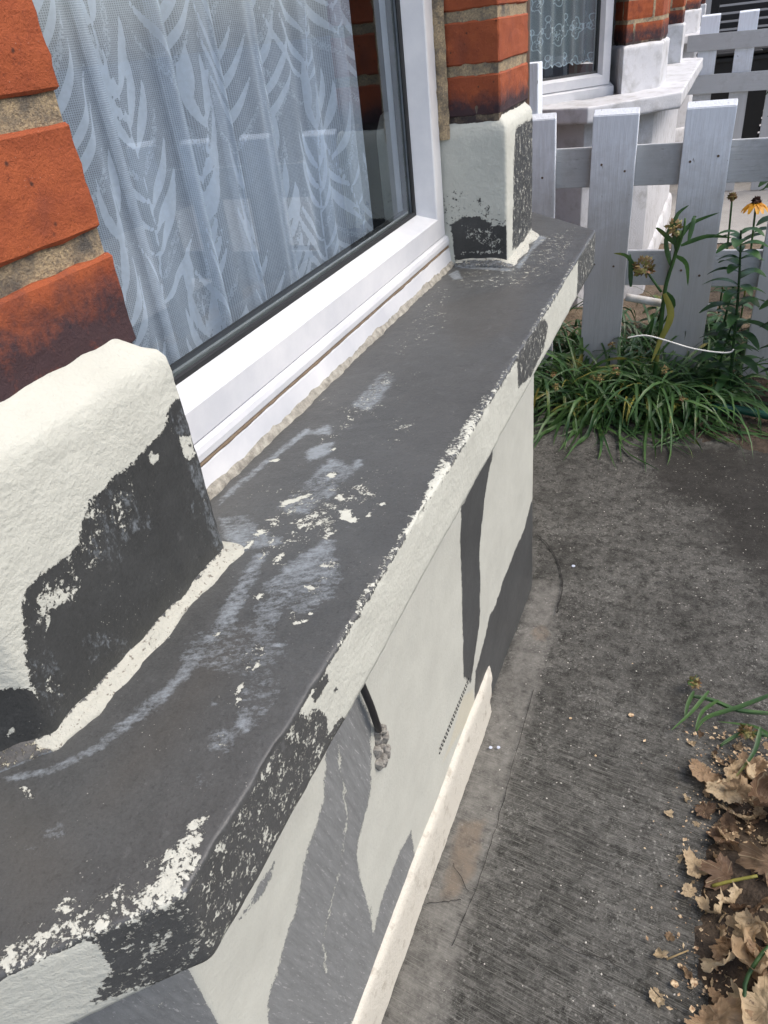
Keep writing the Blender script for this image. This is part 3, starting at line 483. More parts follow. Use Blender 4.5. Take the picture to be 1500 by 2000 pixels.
# ------------------------------------------------------------------ ground
def groundmat():
    m, t, b, o = newmat('worn_concrete'); n = N(t)
    at = n.attr('wear'); sp = n.node('ShaderNodeSeparateColor'); n.put(sp.inputs[0], at.outputs['Color']); li, _, br = sp.outputs; dk = at.outputs['Alpha']
    st = n.map((1.2, 26, 1), (0, 0, R(-7.7))); stf = n.map((2.5, 90, 1), (0, 0, R(-7.7)))
    c = n.mix(n.ramp(n.noise(5, 8, .72), .32, .68), (.030, .030, .027), (.108, .107, .098))
    c = n.mix(n.ramp(n.noise(2.6, 6, .7), .50, .66, 0, .6), c, (.018, .018, .016)); c = n.mix(n.ramp(n.noise(34, 9, .8), .50, .62, 0, .7), c, (.135, .132, .12))
    c = n.mix(n.ramp(n.noise(30, 9, .82, n.map((1, 1, 1), (0, 0, 0), (4, 4, 4))), .49, .58, 0, .8), c, (.014, .014, .012))
    sy = n.node('ShaderNodeSeparateXYZ'); n.put(sy.inputs[0], n.obj()); bm_ = n.ramp(n.m('MULTIPLY_ADD', n.noise(7, 4), .5, sy.outputs[1]), 1.15, 1.55, 1, .12)
    g1 = n.noise(210, 7, .82); g2 = n.noise(95, 7, .8, n.map((1, 1, 1), (0, 0, 0), (2, 7, 1)))
    c = n.mix(n.ramp(g1, .52, .64, 0, .5), c, (.17, .168, .155)); c = n.mix(n.ramp(g2, .54, .64, 0, .55), c, (.013, .013, .011))
    c = n.mix(n.m('MULTIPLY', n.ramp(n.noise(4, 7, .8, st), .49, .62, 0, .75), bm_), c, (.016, .016, .013))
    c = n.mix(n.m('MULTIPLY', n.ramp(n.noise(5, 6, .8, stf), .51, .62, 0, .85), bm_), c, (.17, .168, .152))
    c = n.mix(n.m('MULTIPLY', n.ramp(n.noise(120, 6, .8, n.map((1, 1, 1), (0, 0, 0), (9, 1, 1))), .54, .62, 0, .8), n.ramp(n.noise(5, 5, .7), .42, .6)), c, (.23, .228, .21))
    lf = n.ramp(n.m('MULTIPLY_ADD', n.m('SUBTRACT', n.noise(30, 7, .75), .5), .9, li), .35, .8, 0, .75)
    c = n.mix(lf, c, (.25, .243, .222))
    c = n.mix(n.ramp(n.m('MULTIPLY_ADD', n.m('SUBTRACT', n.noise(30, 6, .7), .5), .8, br), .4, .8, 0, .6), c, (.17, .125, .085))
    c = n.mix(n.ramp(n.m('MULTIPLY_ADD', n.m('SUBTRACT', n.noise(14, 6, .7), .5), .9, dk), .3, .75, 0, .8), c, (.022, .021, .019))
    sp1 = n.m('MULTIPLY', n.ramp(n.m('ADD', n.vor(52), n.m('MULTIPLY', n.noise(200, 3), .08)), .12, .19, 1, 0), n.ramp(n.noise(9, 4), .42, .6))
    c = n.mix(n.m('MULTIPLY', sp1, .7), c, (.30, .29, .265))
    sp2 = n.ramp(n.vor(240), .10, .16, 1, 0)
    c = n.mix(n.m('MULTIPLY', n.m('MULTIPLY', sp2, n.ramp(n.noise(17, 3), .45, .6)), .7), c, (.36, .35, .31))
    n.put(b.inputs['Base Color'], c); b.inputs['Roughness'].default_value = .82; b.inputs['Specular IOR Level'].default_value = .2
    h = n.m('ADD', n.m('MULTIPLY', g1, 1.3), n.m('MULTIPLY', n.noise(9, 3, .6, st), n.m('MULTIPLY', bm_, .7)))
    n.put(b.inputs['Normal'], n.bump(h, .002, .8))
    return m
M_['concrete'] = groundmat()
M_['soil'] = simple('garden_soil', (.085, .062, .042), .95, .3, 18, .02, 60, col2=(.03, .022, .016))
M_['drysoil'] = simple('dry_soil', (.20, .155, .105), .95, .3, 12, .015, 70, col2=(.09, .066, .045))
M_['paving'] = simple('pale_paving', (.33, .32, .30), .85, .1, 8, .003, 150)
M_['road'] = simple('asphalt', (.055, .055, .058), .9, .1, 8, .003, 200)
big = 300.
link('ground', [(-big, -big, -.02), (big, -big, -.02), (big, big, -.02), (-big, big, -.02)], [(0, 1, 2, 3)], M_['road'])['kind'] = 'structure'
xs = np.concatenate([np.arange(-.35, .75, .012), np.arange(.75, 2.6, .12)]); ys = np.concatenate([np.arange(-1.6, .0, .12), np.arange(.0, 3.12, .014)])
X, Y = np.meshgrid(xs, ys, indexing='ij'); V = np.stack([X, Y, X*0], 2)
V[..., 2] = nz(V, 3.2, 3)*.006 + nz(V, 24, 2)*.0012
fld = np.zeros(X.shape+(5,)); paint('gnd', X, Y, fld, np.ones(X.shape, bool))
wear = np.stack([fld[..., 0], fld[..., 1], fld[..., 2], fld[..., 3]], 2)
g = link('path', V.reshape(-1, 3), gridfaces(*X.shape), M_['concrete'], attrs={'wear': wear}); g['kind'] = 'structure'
cr = MB()
for k in ('crack1', 'crack2', 'crack3', 'crack4', 'crack5'):
    P = smoothpath(PTS[k], 6)
    random.seed(k); P = [Vector((p.x+random.uniform(-.002, .002), p.y+random.uniform(-.002, .002), .0)) for p in P]
    for a, b_ in zip(P[:-1], P[1:]):
        w = .0008 if k != 'crack2' else .0022; d = (b_-a).normalized()*w; s = Vector((d.y, -d.x, 0))*random.uniform(.5, 1.2)
        z = Vector((0, 0, .0065)); cr.add([a-s+z, a+s+z, b_+s+z, b_-s+z], [(0, 1, 2, 3)])
M_['crack'] = simple('crack_dirt', (.02, .019, .017), .95)
o = cr.build('path_crack', M_['crack']); o['kind'] = 'structure'
def patch_ground(name, x0, x1, y0, y1, z, mat, amp=.012, d=.03, sc=6):
    xs = np.arange(x0, x1+d, d); ys = np.arange(y0, y1+d, d); X, Y = np.meshgrid(xs, ys, indexing='ij'); V = np.stack([X, Y, X*0+z], 2)
    V[..., 2] += nz(V, sc, 4)*amp
    o = link(name, V.reshape(-1, 3), gridfaces(*X.shape), mat); o['kind'] = 'structure'; return o
patch_ground('soil', -1.0, 2.2, 3.12, 5.4, .0, M_['drysoil'], .02)
patch_ground('pavement', -1.0, 2.6, 5.4, 12, .0, M_['paving'], .002, .2)
# rough dark soil along the foot of the fence and under the heap of dead leaves
def mound(name, cx, cy, rx, ry, h, mat, seed, d=.012):
    xs = np.arange(cx-rx, cx+rx, d); ys = np.arange(cy-ry, cy+ry, d); X, Y = np.meshgrid(xs, ys, indexing='ij'); V = np.stack([X, Y, X*0], 2)
    r = ((X-cx)/rx)**2+((Y-cy)/ry)**2 + nz(V, 7, 4, seed)*.35
    V[..., 2] = h*np.clip(1-r, -.3, 1)+nz(V, 45, 4, seed)*.007*np.clip(1.3-r, 0, 1)-.004
    return link(name, V.reshape(-1, 3), gridfaces(*X.shape), mat)
o = mound('flower_bed', .70, 3.0, .95, .50, .03, M_['soil'], 3); o['kind'] = 'structure'
o = mound('leaf_mould', .66, .72, .27, .50, .05, M_['soil'], 5); o['kind'] = 'structure'
# ------------------------------------------------------------------ our house
Lf = 1.606; ZS = 1.04
house = tag(empty('brick_house', (-.4, .8, 0)), 'nearest red brick bay house with deep grey sill and worn cream plaster', 'house')
HP = Vector((-.4, .8, 0))
def hpart(o, parent=None):
    """keeps world placement while parenting"""
    o.parent = parent or house
    base = Vector((0, 0, 0)); p = o.parent
    while p: base += p.location; p = p.parent
    o.location = -base if o.type == 'MESH' else o.location
    return o
def finish(V, wear, name, mat, parent=None, flip=False):
    o = link(name, V.reshape(-1, 3), gridfaces(V.shape[0], V.shape[1], flip), mat, attrs={'wear': wear.reshape(-1, 4)} if wear is not None else None)
    return o
def towear(f, base, dk=None):
    """fields -> RGBA: cream, blue, brown, mid grey"""
    d = np.maximum(f[..., 3], f[..., 4])
    c = np.maximum(np.minimum(base, 1-d), f[..., 0])
    mid = f[..., 3] if dk is None else dk
    return np.stack([c, f[..., 1], f[..., 2], mid], -1)
path = [(-.75, -.75), (0, 0), (0, Lf), (-.65, Lf+.65)]
# --- window sill slab
tp = list(np.arange(-.36, -.008, .0055)); prof = [(a, ZS) for a in tp]+[(-.005, ZS), (-.0025, ZS-.0003), (-.0008, ZS-.0012), (0, ZS-.003), (0, ZS-.007)]
nt_top = len(tp)+3
prof += [(0, z) for z in np.arange(ZS-.012, ZS-.082, -.0055)]+[(-.001, ZS-.083), (-.004, ZS-.085), (-.06, ZS-.085), (-.16, ZS-.085)]
V, seg = sweep(path, prof, [.007, .0055, .012], .006)
ni = np.arange(V.shape[1]); Nn = normals(V)
disp = nz(V, 7, 2, 1)*.0015 + nz(V, 60, 3, 2)*.0007
nearedge = np.exp(-((ni-nt_top)/1.1)**2)[None]
chip = np.clip(nz(V*np.array([1, 1, .3]), 26, 4, 4)-.18, 0, 1)*nearedge
V = V + Nn*(disp-chip*.006)[..., None]
fld = np.zeros(V.shape[:2]+(5,)); I = np.broadcast_to(ni, V.shape[:2]); SG = np.broadcast_to(seg[:, None], V.shape[:2])
top = I <= nt_top; fas = ~top
paint('top', V[..., 0], V[..., 1], fld, top)
paint('fas', V[..., 1], V[..., 2], fld, fas & (SG == 1))
paint('afas', -(V[..., 0]+V[..., 1])*q, V[..., 2], fld, fas & (SG == 0))
base = np.where(top, .19, .93); base = np.where(top & (I > nt_top-3) & (SG >= 1) & (V[..., 1] > .38), .42, base)
base = np.where(fas & (I < nt_top+3) & (SG == 1), .66, base)
base = base + nz(V, 9, 3, 8)*.12*top
mid = np.exp(-((V[..., 1]-.50)/.36)**2)*np.exp(-((V[..., 0]+.13)/.10)**2)*top
fld[..., 1] += np.clip(.27+nz(V, 6, 3, 9)*.5, 0, .5)*mid
base = base+.23*mid*np.clip(.6+nz(V, 10, 3, 15)*1.4, 0, 1.3)
w = towear(fld, base, 0*base)
sill = finish(V, w, 'window_sill', M_['sill']); hpart(sill)
# --- low wall below the sill
prof = [(-.127, z) for z in np.arange(.957, -.01, -.009)]
V, seg = sweep(path, prof, [.012, .009, .03], .006)
Nn = normals(V); V = V+Nn*(nz(V, 4, 2, 11)*.003+nz(V, 30, 2, 12)*.0006)[..., None]
SG = np.broadcast_to(seg[:, None], V.shape[:2]); fld = np.zeros(V.shape[:2]+(5,))
paint('wall', V[..., 1], V[..., 2], fld, SG == 1); paint('awall', -(V[..., 0]+V[..., 1])*q, V[..., 2], fld, SG == 0)
w = towear(fld, .95); w[..., 3] = np.where(fld[..., 4] > fld[..., 3], 0, np.clip(fld[..., 3]*1.5, 0, 1))
hpart(finish(V, w, 'bay_wall', M_['wallp']))
# --- plinth moulding along the ground
prof = [(-.131, .130), (-.126, .129), (-.121, .126), (-.1175, .119), (-.1155, .109), (-.1145, .09), (-.1135, .07), (-.1125, .04), (-.112, .02), (-.111, -.01)]
V, seg = sweep([(-.75, -.75), (0, 0), (0, 1.13)], prof, .01, .006)
fade = np.clip((1.09-V[..., 1]+nz(V, 18, 3, 5)*.05)/.05, 0, 1); V[..., 0] = np.where(V[..., 1] > .9, -.131+(V[..., 0]+.131)*fade, V[..., 0])
V = V+normals(V)*(nz(V, 9, 3, 6)*.002+nz(V, 60, 4, 7)*.0012)[..., None]
pl = hpart(finish(V, None, 'plinth', M_['plinth']))
# perforated bead of the bell cast
mb = MB()
for k in range(21):
    y = .715+k*.0098
    for dz in (0, .010):
        mb.box((-.1262, y+dz*.5, .235+dz), (.0014, .0042, .004), b=.0006)
hpart(mb.build('perforated_bead', M_['gasket']))
# --- near and far plaster blocks
def block(path, zt, surfs, name, seed, hook=None, ds=.006, matname='plaster', parent=None, slopes=((0, .205), (-.001, .219), (-.005, .2265), (-.012, .2315), (-.021, .2395), (-.030, .247), (-.05, .250))):
    prof = [(0, ZS-.004+z) for z in np.arange(0, .205*zt/.247, ds)]+[(a, ZS+z*zt/.247) for a, z in slopes]
    V, seg = sweep(path, prof, ds, .007, 4)
    V = V+normals(V)*(nz(V, 7, 2, seed)*.0016+nz(V, 45, 3, seed+1)*.0009)[..., None]
    SG = np.broadcast_to(seg[:, None], V.shape[:2]); fld = np.zeros(V.shape[:2]+(5,))
    for i, s in enumerate(surfs):
        if s in ('pf', 'pff'): paint(s, V[..., 1], V[..., 2], fld, SG == i)
        if s == 'pa': paint(s, -(V[..., 0]+V[..., 1])*q, V[..., 2], fld, SG == i)
        if s == 'pr': paint(s, V[..., 0], V[..., 2], fld, SG == i)
        if s == 'dk': fld[..., 3] = np.where((SG == i) & (V[..., 2] < ZS+.17), .62, fld[..., 3])
    w = towear(fld, .95, fld[..., 3]*0); return finish(V, w, name, M_[matname]), V
npath = [(-.171-.5*q, .071-.5*q), (-.171, .071), (-.171, .318), (-.34, .318)]
fpath = [(-.40, 1.332), (-.135, 1.332), (-.135, 1.555), (-.135-.4, 1.955)]
# --- brick piers
def pier(name, quads_even, quads_odd, core, z0, z1, course, mort, seed, soot_h, mat='brick', cuts=10, mrec=.006):
    import bmesh
    bm = bmesh.new(); vals = []
    def prism(Q, za, zb, cuts, kind, rec):
        c = Vector((sum(p[0] for p in Q)/4, sum(p[1] for p in Q)/4))
        t = bmesh.new(); vs = [t.verts.new((p[0], p[1], za)) for p in Q]+[t.verts.new((p[0], p[1], zb)) for p in Q]
        for f in ((3, 2, 1, 0), (4, 5, 6, 7), (0, 1, 5, 4), (1, 2, 6, 5), (2, 3, 7, 6), (3, 0, 4, 7)): t.faces.new([vs[i] for i in f])
        bmesh.ops.recalc_face_normals(t, faces=t.faces)
        if kind == 0: bmesh.ops.bevel(t, geom=list(t.edges), offset=.0026, segments=1, affect='EDGES', profile=.6)
        ed = [e for e in t.edges if e.calc_length() > .02]
        bmesh.ops.subdivide_edges(t, edges=ed, cuts=cuts, use_grid_fill=True)
        t.normal_update(); rr = random.random()
        for v in t.verts:
            p = v.co+Vector((seed, rr*5, 0))
            if kind == 0: v.co += v.normal*(mnoise.fractal(p*55, .8, 2, 4)*.0022+mnoise.noise(p*9)*.0009)
            else: v.co += v.normal*(mnoise.fractal(p*60, .9, 2, 4)*.0022-abs(mnoise.noise(p*16))*.003)
        t.verts.index_update(); n0 = len(bm.verts)
        nv = [bm.verts.new(v.co) for v in t.verts]; vals.extend([(kind, rr, v.co.z) for v in t.verts])
        for f in t.faces:
            nf = bm.faces.new([nv[v.index] for v in f.verts]); nf.smooth = True
        t.free()
    random.seed(seed)
    z = z0; k = 0
    while z < z1:
        for Q in (quads_even if k % 2 == 0 else quads_odd): prism(Q, z, min(z+course-mort, z1), cuts if z < z0+.5 else 2, 0, 0)
        z += course; k += 1
    for Q in core: prism(Q, z0-.02, z1, 22, 1, 0)
    bm.verts.index_update()
    me = bpy.data.meshes.new(name); bm.to_mesh(me); bm.free(); me.set_sharp_from_angle(angle=R(28))
    w = np.zeros((len(vals), 4), np.float32); a = np.array(vals)
    w[:, 0] = a[:, 0]; w[:, 2] = a[:, 1]; w[:, 1] = np.clip((soot_h[0]-a[:, 2])/soot_h[1]+.1, 0, .95)
    at = me.attributes.new('wear', 'FLOAT_COLOR', 'POINT'); at.data.foreach_set('color', w.ravel()); me.materials.append(M_[mat])
    o = bpy.data.objects.new(name, me); COL.objects.link(o); return o
def nquads(t, y1, mid=None):      # near pier: mitred corner, offsets t from sill edge
    c = (-t, t*T8); ci = (-t-.11, (t+.11)*T8)
    front = [c, (-t, y1), (-t-.11, y1), ci]
    d = Vector((-q, -q))*.235; d2 = d*2.05
    a1 = [(c[0]+d.x, c[1]+d.y), c, ci, (ci[0]+d.x, ci[1]+d.y)]
    a2 = [(c[0]+d2.x, c[1]+d2.y), (c[0]+d.x*1.045, c[1]+d.y*1.045), (ci[0]+d.x*1.045, ci[1]+d.y*1.045), (ci[0]+d2.x, ci[1]+d2.y)]
    return [front, a1, a2]
course = .0955; zb = 1.3265-.0955
pn = hpart(pier('brick_pier', nquads(.199, .316), nquads(.199, .314), [nquads(.2035, .3125)[0], nquads(.2035, .3125)[1]], zb+.041, 2.62, course, .020, 11, (ZS+.322, .075)))
def fquads(t, y0, y1):
    c = (-t, y1); front = [(-t, y0), c, (-t-.11, y1-.045), (-t-.11, y0)]; d = Vector((-q, q))*.23
    a = [c, (c[0]+d.x, c[1]+d.y), (-t-.11+d.x, y1-.045+d.y), (-t-.11, y1-.045)]
    return [front, a]
zf = 1.213
pf_ = hpart(pier('brick_pier', fquads(.147, 1.336, 1.56), fquads(.147, 1.336, 1.56), [fquads(.1495, 1.338, 1.558)[0]], zf+.0195, 2.62, .0835, .017, 17, (ZS+.325, .05), cuts=9))
o, _ = block(npath, .247, ['pa', 'pf', ''], 'plaster_base', 21); hpart(o, pn)
o, _ = block(fpath, .287, ['pr', 'pff', ''], 'plaster_base', 31); hpart(o, pf_)
# --- caulk / mortar fillet at the foot of both piers
def fillet(path, name, parent, wd, h, seed, mat='fillet', cf=None):
    prof = [(-.006, ZS+h*1.1), (0.001, ZS+h), (wd*.25, ZS+h*.72), (wd*.5, ZS+h*.55), (wd*.75, ZS+h*.38), (wd*.93, ZS+h*.16), (wd, ZS-.003)]
    V, seg = sweep(path, prof, .006, .012, 3); V = V+normals(V)*(nz(V, 28, 4, seed)*.004)[..., None]
    j = np.arange(len(prof))[None]/(len(prof)-1.)
    V[..., :2] += (normals(V)[..., :2])*(nz(V, 14, 4, seed+2)*.007*j)[..., None]
    w = np.zeros(V.shape[:2]+(4,)); w[..., 0] = .68-.3*(j > .93)-.2*(j < .2); w[..., 1] = (j > .8)*.6; w[..., 2] = 0
    if cf is not None: w = cf(V, w)
    return hpart(finish(V, w, name, M_[mat]), parent)
def cf(V, w):
    s = V[..., 1] < .06; w[..., 0] = np.where(s, .44, w[..., 0]); w[..., 2] = np.where(s, .8, 0); return w
fillet([(-.171-.5*q, .071-.5*q), (-.171, .071), (-.171, .318), (-.2, .320)], 'mortar_fillet', pn, .0145, .010, 41, cf=cf)
def cf2(V, w):
    s = V[..., 1] < 1.328; w[..., 0] = np.where(s, .42, .74); w[..., 1] = np.where(s, .5, w[..., 1]); return w
fillet([(-.245, 1.332), (-.135, 1.332), (-.135, 1.555)], 'mortar_fillet', pf_, .016, .012, 45, cf=cf2)
# mortar strip between the far window jamb and the brickwork
V = np.zeros((8, 160, 3)); 
for i in range(8):
    V[i, :, 0] = -.245-.036*i/7; V[i, :, 1] = 1.333-.004*math.sin(i/7*math.pi)
V[..., 2] = (ZS+.24+np.arange(160)/159*1.3)[None]
V[..., 1] -= nz(V, 60, 4, 3)*.005+.003
w = np.zeros((8, 160, 4)); w[..., 0] = 1
hpart(link('mortar_joint', V.reshape(-1, 3), gridfaces(8, 160, True), M_['brick'], attrs={'wear': w.reshape(-1, 4)}), pf_)
# --- window: mitred frame, trims, gasket, spacer, pane
def rectsweep(y0, y1, z0, z1, prof, name, mat, fn, parent, smooth=False):
    """prof = (inset, depth); fn maps (u, z, depth) to xyz"""
    V = []; 
    for d, x in prof:
        V.append([fn(y0+d, z0+d, x), fn(y1-d, z0+d, x), fn(y1-d, z1-d, x), fn(y0+d, z1-d, x)])
    n = len(prof); F = []
    vs = [p for r in V for p in r]
    for i in range(n-1):
        for k in range(4): F.append((i*4+k, i*4+(k+1) % 4, (i+1)*4+(k+1) % 4, (i+1)*4+k))
    return link(name, vs, F, mat, smooth=smooth)
fn = lambda u, z, x: (x, u, z)
y0, y1, z0, z1 = .322, 1.327, ZS+.0626, 2.45
win = hpart(rectsweep(y0, y1, z0, z1, [(0, -.34), (0, -.2665), (.0012, -.265), (.038, -.266), (.040, -.268), (.0517, -.305), (.0517, -.345)], 'window', M_['upvc'], fn, None))
hpart(rectsweep(y0, y1, z0, z1, [(.0515, -.3055), (.0575, -.3065), (.0595, -.3095), (.0585, -.312)], 'gasket', M_['gasket'], fn, None), win)
hpart(rectsweep(y0, y1, z0, z1, [(.052, -.330), (.052, -.318), (.062, -.318), (.062, -.328)], 'spacer_bar', M_['spacer'], fn, None), win)
hpart(rectsweep(y0, y1, z0, z1, [(.0625, -.3185), (.0625, -.328), (.0655, -.328)], 'gasket', M_['gasket'], fn, None), win)
mb = MB(); mb.box((-.355, (y0+y1)/2, z0-.045), (.03, y1-y0, .09)); hpart(mb.build('inner_frame', M_['upvc']), win)
def glassmat():
    m, t, b, o = newmat('window_glass'); t.nodes.remove(b); n = N(t)
    ge = n.node('ShaderNodeNewGeometry'); dt = n.node('ShaderNodeVectorMath', operation='DOT_PRODUCT')
    n.put(dt.inputs[0], ge.outputs['Incoming']); n.put(dt.inputs[1], ge.outputs['Normal'])
    k5 = n.m('POWER', n.m('SUBTRACT', 1., n.m('ABSOLUTE', dt.outputs['Value'])), 4.2); fac = n.m('MULTIPLY_ADD', k5, .83, .13)     # two panes of glass, both sides alike
    tr = n.node('ShaderNodeBsdfTransparent'); tr.inputs[0].default_value = (.97, .985, .985, 1)
    gl = n.node('ShaderNodeBsdfGlossy'); gl.inputs['Roughness'].default_value = .012; gl.inputs[0].default_value = (.86, .94, 1, 1)
    mx = n.node('ShaderNodeMixShader'); t.links.new(fac, mx.inputs[0]); t.links.new(tr.outputs[0], mx.inputs[1]); t.links.new(gl.outputs[0], mx.inputs[2]); t.links.new(mx.outputs[0], o.inputs[0])
    return m
M_['glass'] = glassmat()
def pane(x, ya, yb, za, zb): return link('pane', [(x, ya, za), (x, yb, za), (x, yb, zb), (x, ya, zb)], [(0, 1, 2, 3)], M_['glass'], smooth=False)
hpart(pane(-.3135, y0+.045, y1-.045, z0+.045, z1-.045), win)
def linsweep(prof, ya, yb, name, mat, n=2, amp=0, seed=0, smooth=True):
    V = np.array([[(x, ya+(yb-ya)*i/(n-1), z) for x, z in prof] for i in range(n)])
    if amp: V = V+normals(V)*(nz(V, 40, 3, seed)*amp)[..., None]
    return link(name, V.reshape(-1, 3), gridfaces(V.shape[0], V.shape[1], False), mat, smooth=smooth)
hpart(linsweep([(-.275, ZS+.0620), (-.2665, ZS+.0615), (-.2610, ZS+.0575), (-.2590, ZS+.051), (-.2595, ZS+.043), (-.263, ZS+.0395), (-.275, ZS+.039)], .318, 1.345, 'sill_trim', M_['upvc'], 2, smooth=False), win)
hpart(linsweep([(-.268, ZS+.0415), (-.2615, ZS+.0392), (-.2600, ZS+.037), (-.268, ZS+.034)], .318, 1.345, 'trim_joint', M_['groove'], 120, .0012), win)
hpart(linsweep([(-.275, ZS+.0375), (-.2625, ZS+.0372), (-.2600, ZS+.0345), (-.2570, ZS+.012), (-.2560, ZS+.003), (-.257, ZS-.002)], .318, 1.362, 'lower_trim', M_['upvc'], 2, smooth=False), win)
hpart(linsweep([(-.2585, ZS+.011), (-.2550, ZS+.008), (-.2520, ZS+.0035), (-.2495, ZS-.002)], .318, 1.335, 'sealant_bead', M_['sealant'], 200, .003, 5), win)
# --- cable stub under the sill with its broken plug of mortar
M_['cable'] = simple('black_cable', (.02, .02, .022), .5)
mb = MB(); mb.tube(smoothpath([(-.121, .447, .745), (-.117, .450, .71), (-.114, .456, .67), (-.115, .466, .62), (-.122, .480, .585), (-.130, .483, .57)], 4), .0055, 8)
hpart(mb.build('cable', M_['cable'], smooth=True))
mb = MB(); random.seed(4)
for k in range(16):
    mb.box((-.124, .478+random.uniform(-.014, .02), .555+random.uniform(-.05, .03)), (.014, random.uniform(.006, .018), random.uniform(.008, .022)), random.random(), .003, random.random())
M_['plug'] = simple('crumbled_mortar', (.30, .29, .26), .9, .3, 90, .002, col2=(.06, .055, .05))
hpart(mb.build('crumbled_mortar', M_['plug']))
# --- masonry around and above the bay so the room is a room
M_['facade'] = None
def facade_mat():
    m, t, b, o = newmat('facade_brick'); n = N(t)
    br = n.node('ShaderNodeTexBrick'); n.put(br.inputs['Vector'], n.map((1, 1, 1), (R(90), 0, R(90)))); br.inputs['Scale'].default_value = 1
    br.inputs['Color1'].default_value = (.20, .10, .07, 1); br.inputs['Color2'].default_value = (.15, .08, .06, 1); br.inputs['Mortar'].default_value = (.20, .18, .14, 1)
    br.inputs['Mortar Size'].default_value = .012; br.inputs['Brick Width'].default_value = .27; br.inputs['Row Height'].default_value = .0955
    n.put(b.inputs['Base Color'], n.mix(n.ramp(n.noise(14, 6, .7), .4, .7, 0, .5), br.outputs[0], (.10, .04, .025))); b.inputs['Roughness'].default_value = .85
    n.put(b.inputs['Normal'], n.bump(n.m('ADD', br.outputs[1], n.noise(200, 3)), -.003, .6)); return m
M_['facade'] = facade_mat()
mb = MB()
mb.box((-.85, -.98, 1.4), (.22, .5, 2.8)); mb.box((-.85, 2.70, 1.4), (.22, .46, 2.8)); mb.box((-.85, .85, 3.7), (.22, 4.16, 1.8))  # unseen wall top cut low so more sky light reaches the fence
hpart(mb.build('facade', M_['facade']))
mb = MB(); P = [(-.15, .06), (-.15, Lf-.06), (-.75, Lf+.55), (-.75, -.55)]
mb.add([(x, y, 2.6) for x, y in P]+[(x, y, 2.9) for x, y in P], [(0, 1, 2, 3), (7, 6, 5, 4), (0, 4, 5, 1), (1, 5, 6, 2), (2, 6, 7, 3), (3, 7, 4, 0)])
hpart(mb.build('bay_roof', M_['white_wall']))
mb = MB()   # the room behind the glass
mb.box((-4.3, .8, 1.3), (.1, 5, 2.8)); mb.box((-2.6, -1.1, 1.3), (3.4, .1, 2.8)); mb.box((-2.6, 2.9, 1.3), (3.4, .1, 2.8)); mb.box((-2.4, .8, 2.75), (3.8, 4.1, .1)); mb.box((-2.4, .8, .3), (3.8, 4.1, .1))
mb.box((-.72, 1.93, 1.75), (.9, .06, 1.7), R(-45)); mb.box((-.72, -.33, 1.75), (.9, .06, 1.7), R(45))
mb.box((-.50, .82, .86), (.24, 1.2, .1))
hpart(mb.build('room', M_['dark']))
# ------------------------------------------------------------------ net curtain with woven sprigs
def curtain_mat(name, net, leafw, col=(.80, .82, .84), base=(.40, .36)):
    m, t, b, o = newmat(name); n = N(t)
    at = n.attr('wear'); sp = n.node('ShaderNodeSeparateColor'); n.put(sp.inputs[0], at.outputs['Color']); lf, ol, fu = sp.outputs; fv = at.outputs['Alpha']
    L = n.ramp(lf, .49, .51); O = n.m('MULTIPLY', n.ramp(ol, .49, .52), n.ramp(n.noise(420, 2), .42, .52))
    wx = n.m('SINE', n.m('MULTIPLY', fu, net)); wz = n.m('SINE', n.m('MULTIPLY', fv, net))
    th = n.m('MAXIMUM', n.ramp(wx, .1, .6), n.ramp(wz, .1, .6))
    dots = n.m('MULTIPLY', n.ramp(n.vor(60), .05, .07, 1, 0), .9)
    a = n.m('MAXIMUM', n.m('MULTIPLY_ADD', th, base[1], base[0]), n.m('MULTIPLY', L, leafw)); a = n.m('MAXIMUM', a, n.m('MULTIPLY', O, .85)); a = n.m('MAXIMUM', a, dots)
    df = n.node('ShaderNodeBsdfDiffuse'); tl = n.node('ShaderNodeBsdfTranslucent'); tr = n.node('ShaderNodeBsdfTransparent')
    cc = n.mix(n.ramp(n.noise(160, 3), .35, .65), col, tuple(x*.9 for x in col))
    n.put(df.inputs[0], cc); n.put(tl.inputs[0], cc)
    m1 = n.node('ShaderNodeMixShader'); m1.inputs[0].default_value = .22; t.links.new(df.outputs[0], m1.inputs[1]); t.links.new(tl.outputs[0], m1.inputs[2])
    m2 = n.node('ShaderNodeMixShader'); n.put(m2.inputs[0], a); t.links.new(tr.outputs[0], m2.inputs[1]); t.links.new(m1.outputs[0], m2.inputs[2]); t.links.new(m2.outputs[0], o.inputs[0])
    t.nodes.remove(b); return m
M_['net'] = curtain_mat('net_curtain', 2*math.pi/.0021, .96, col=(.50, .60, .72))  # white fabric tinted blue: the sky's cast is put into its colour
M_['lace'] = curtain_mat('lace_curtain', 2*math.pi/.0042, .95, col=(.82, .93, .95), base=(.24, .34))
def leaf_field(U, Z, leaves):
    out = np.full(U.shape, -1.)
    for x0, y0, th, l, wd, k in leaves:
        m = l*1.25; u0, u1, z0_, z1_ = x0-m, x0+m, y0-m, y0+m
        s = (U > u0) & (U < u1) & (Z > z0_) & (Z < z1_)
        if not s.any(): continue
        dx = U[s]-x0; dz = Z[s]-y0; a = (dx*math.cos(th)+dz*math.sin(th))/l; b = (-dx*math.sin(th)+dz*math.cos(th))-k*l*a*a
        h = wd*np.sin(math.pi*np.clip(a, 0, 1)**.75); v = np.where((a > 0) & (a < 1), h-np.abs(b), -.004)
        out[s] = np.maximum(out[s], v)
    return out
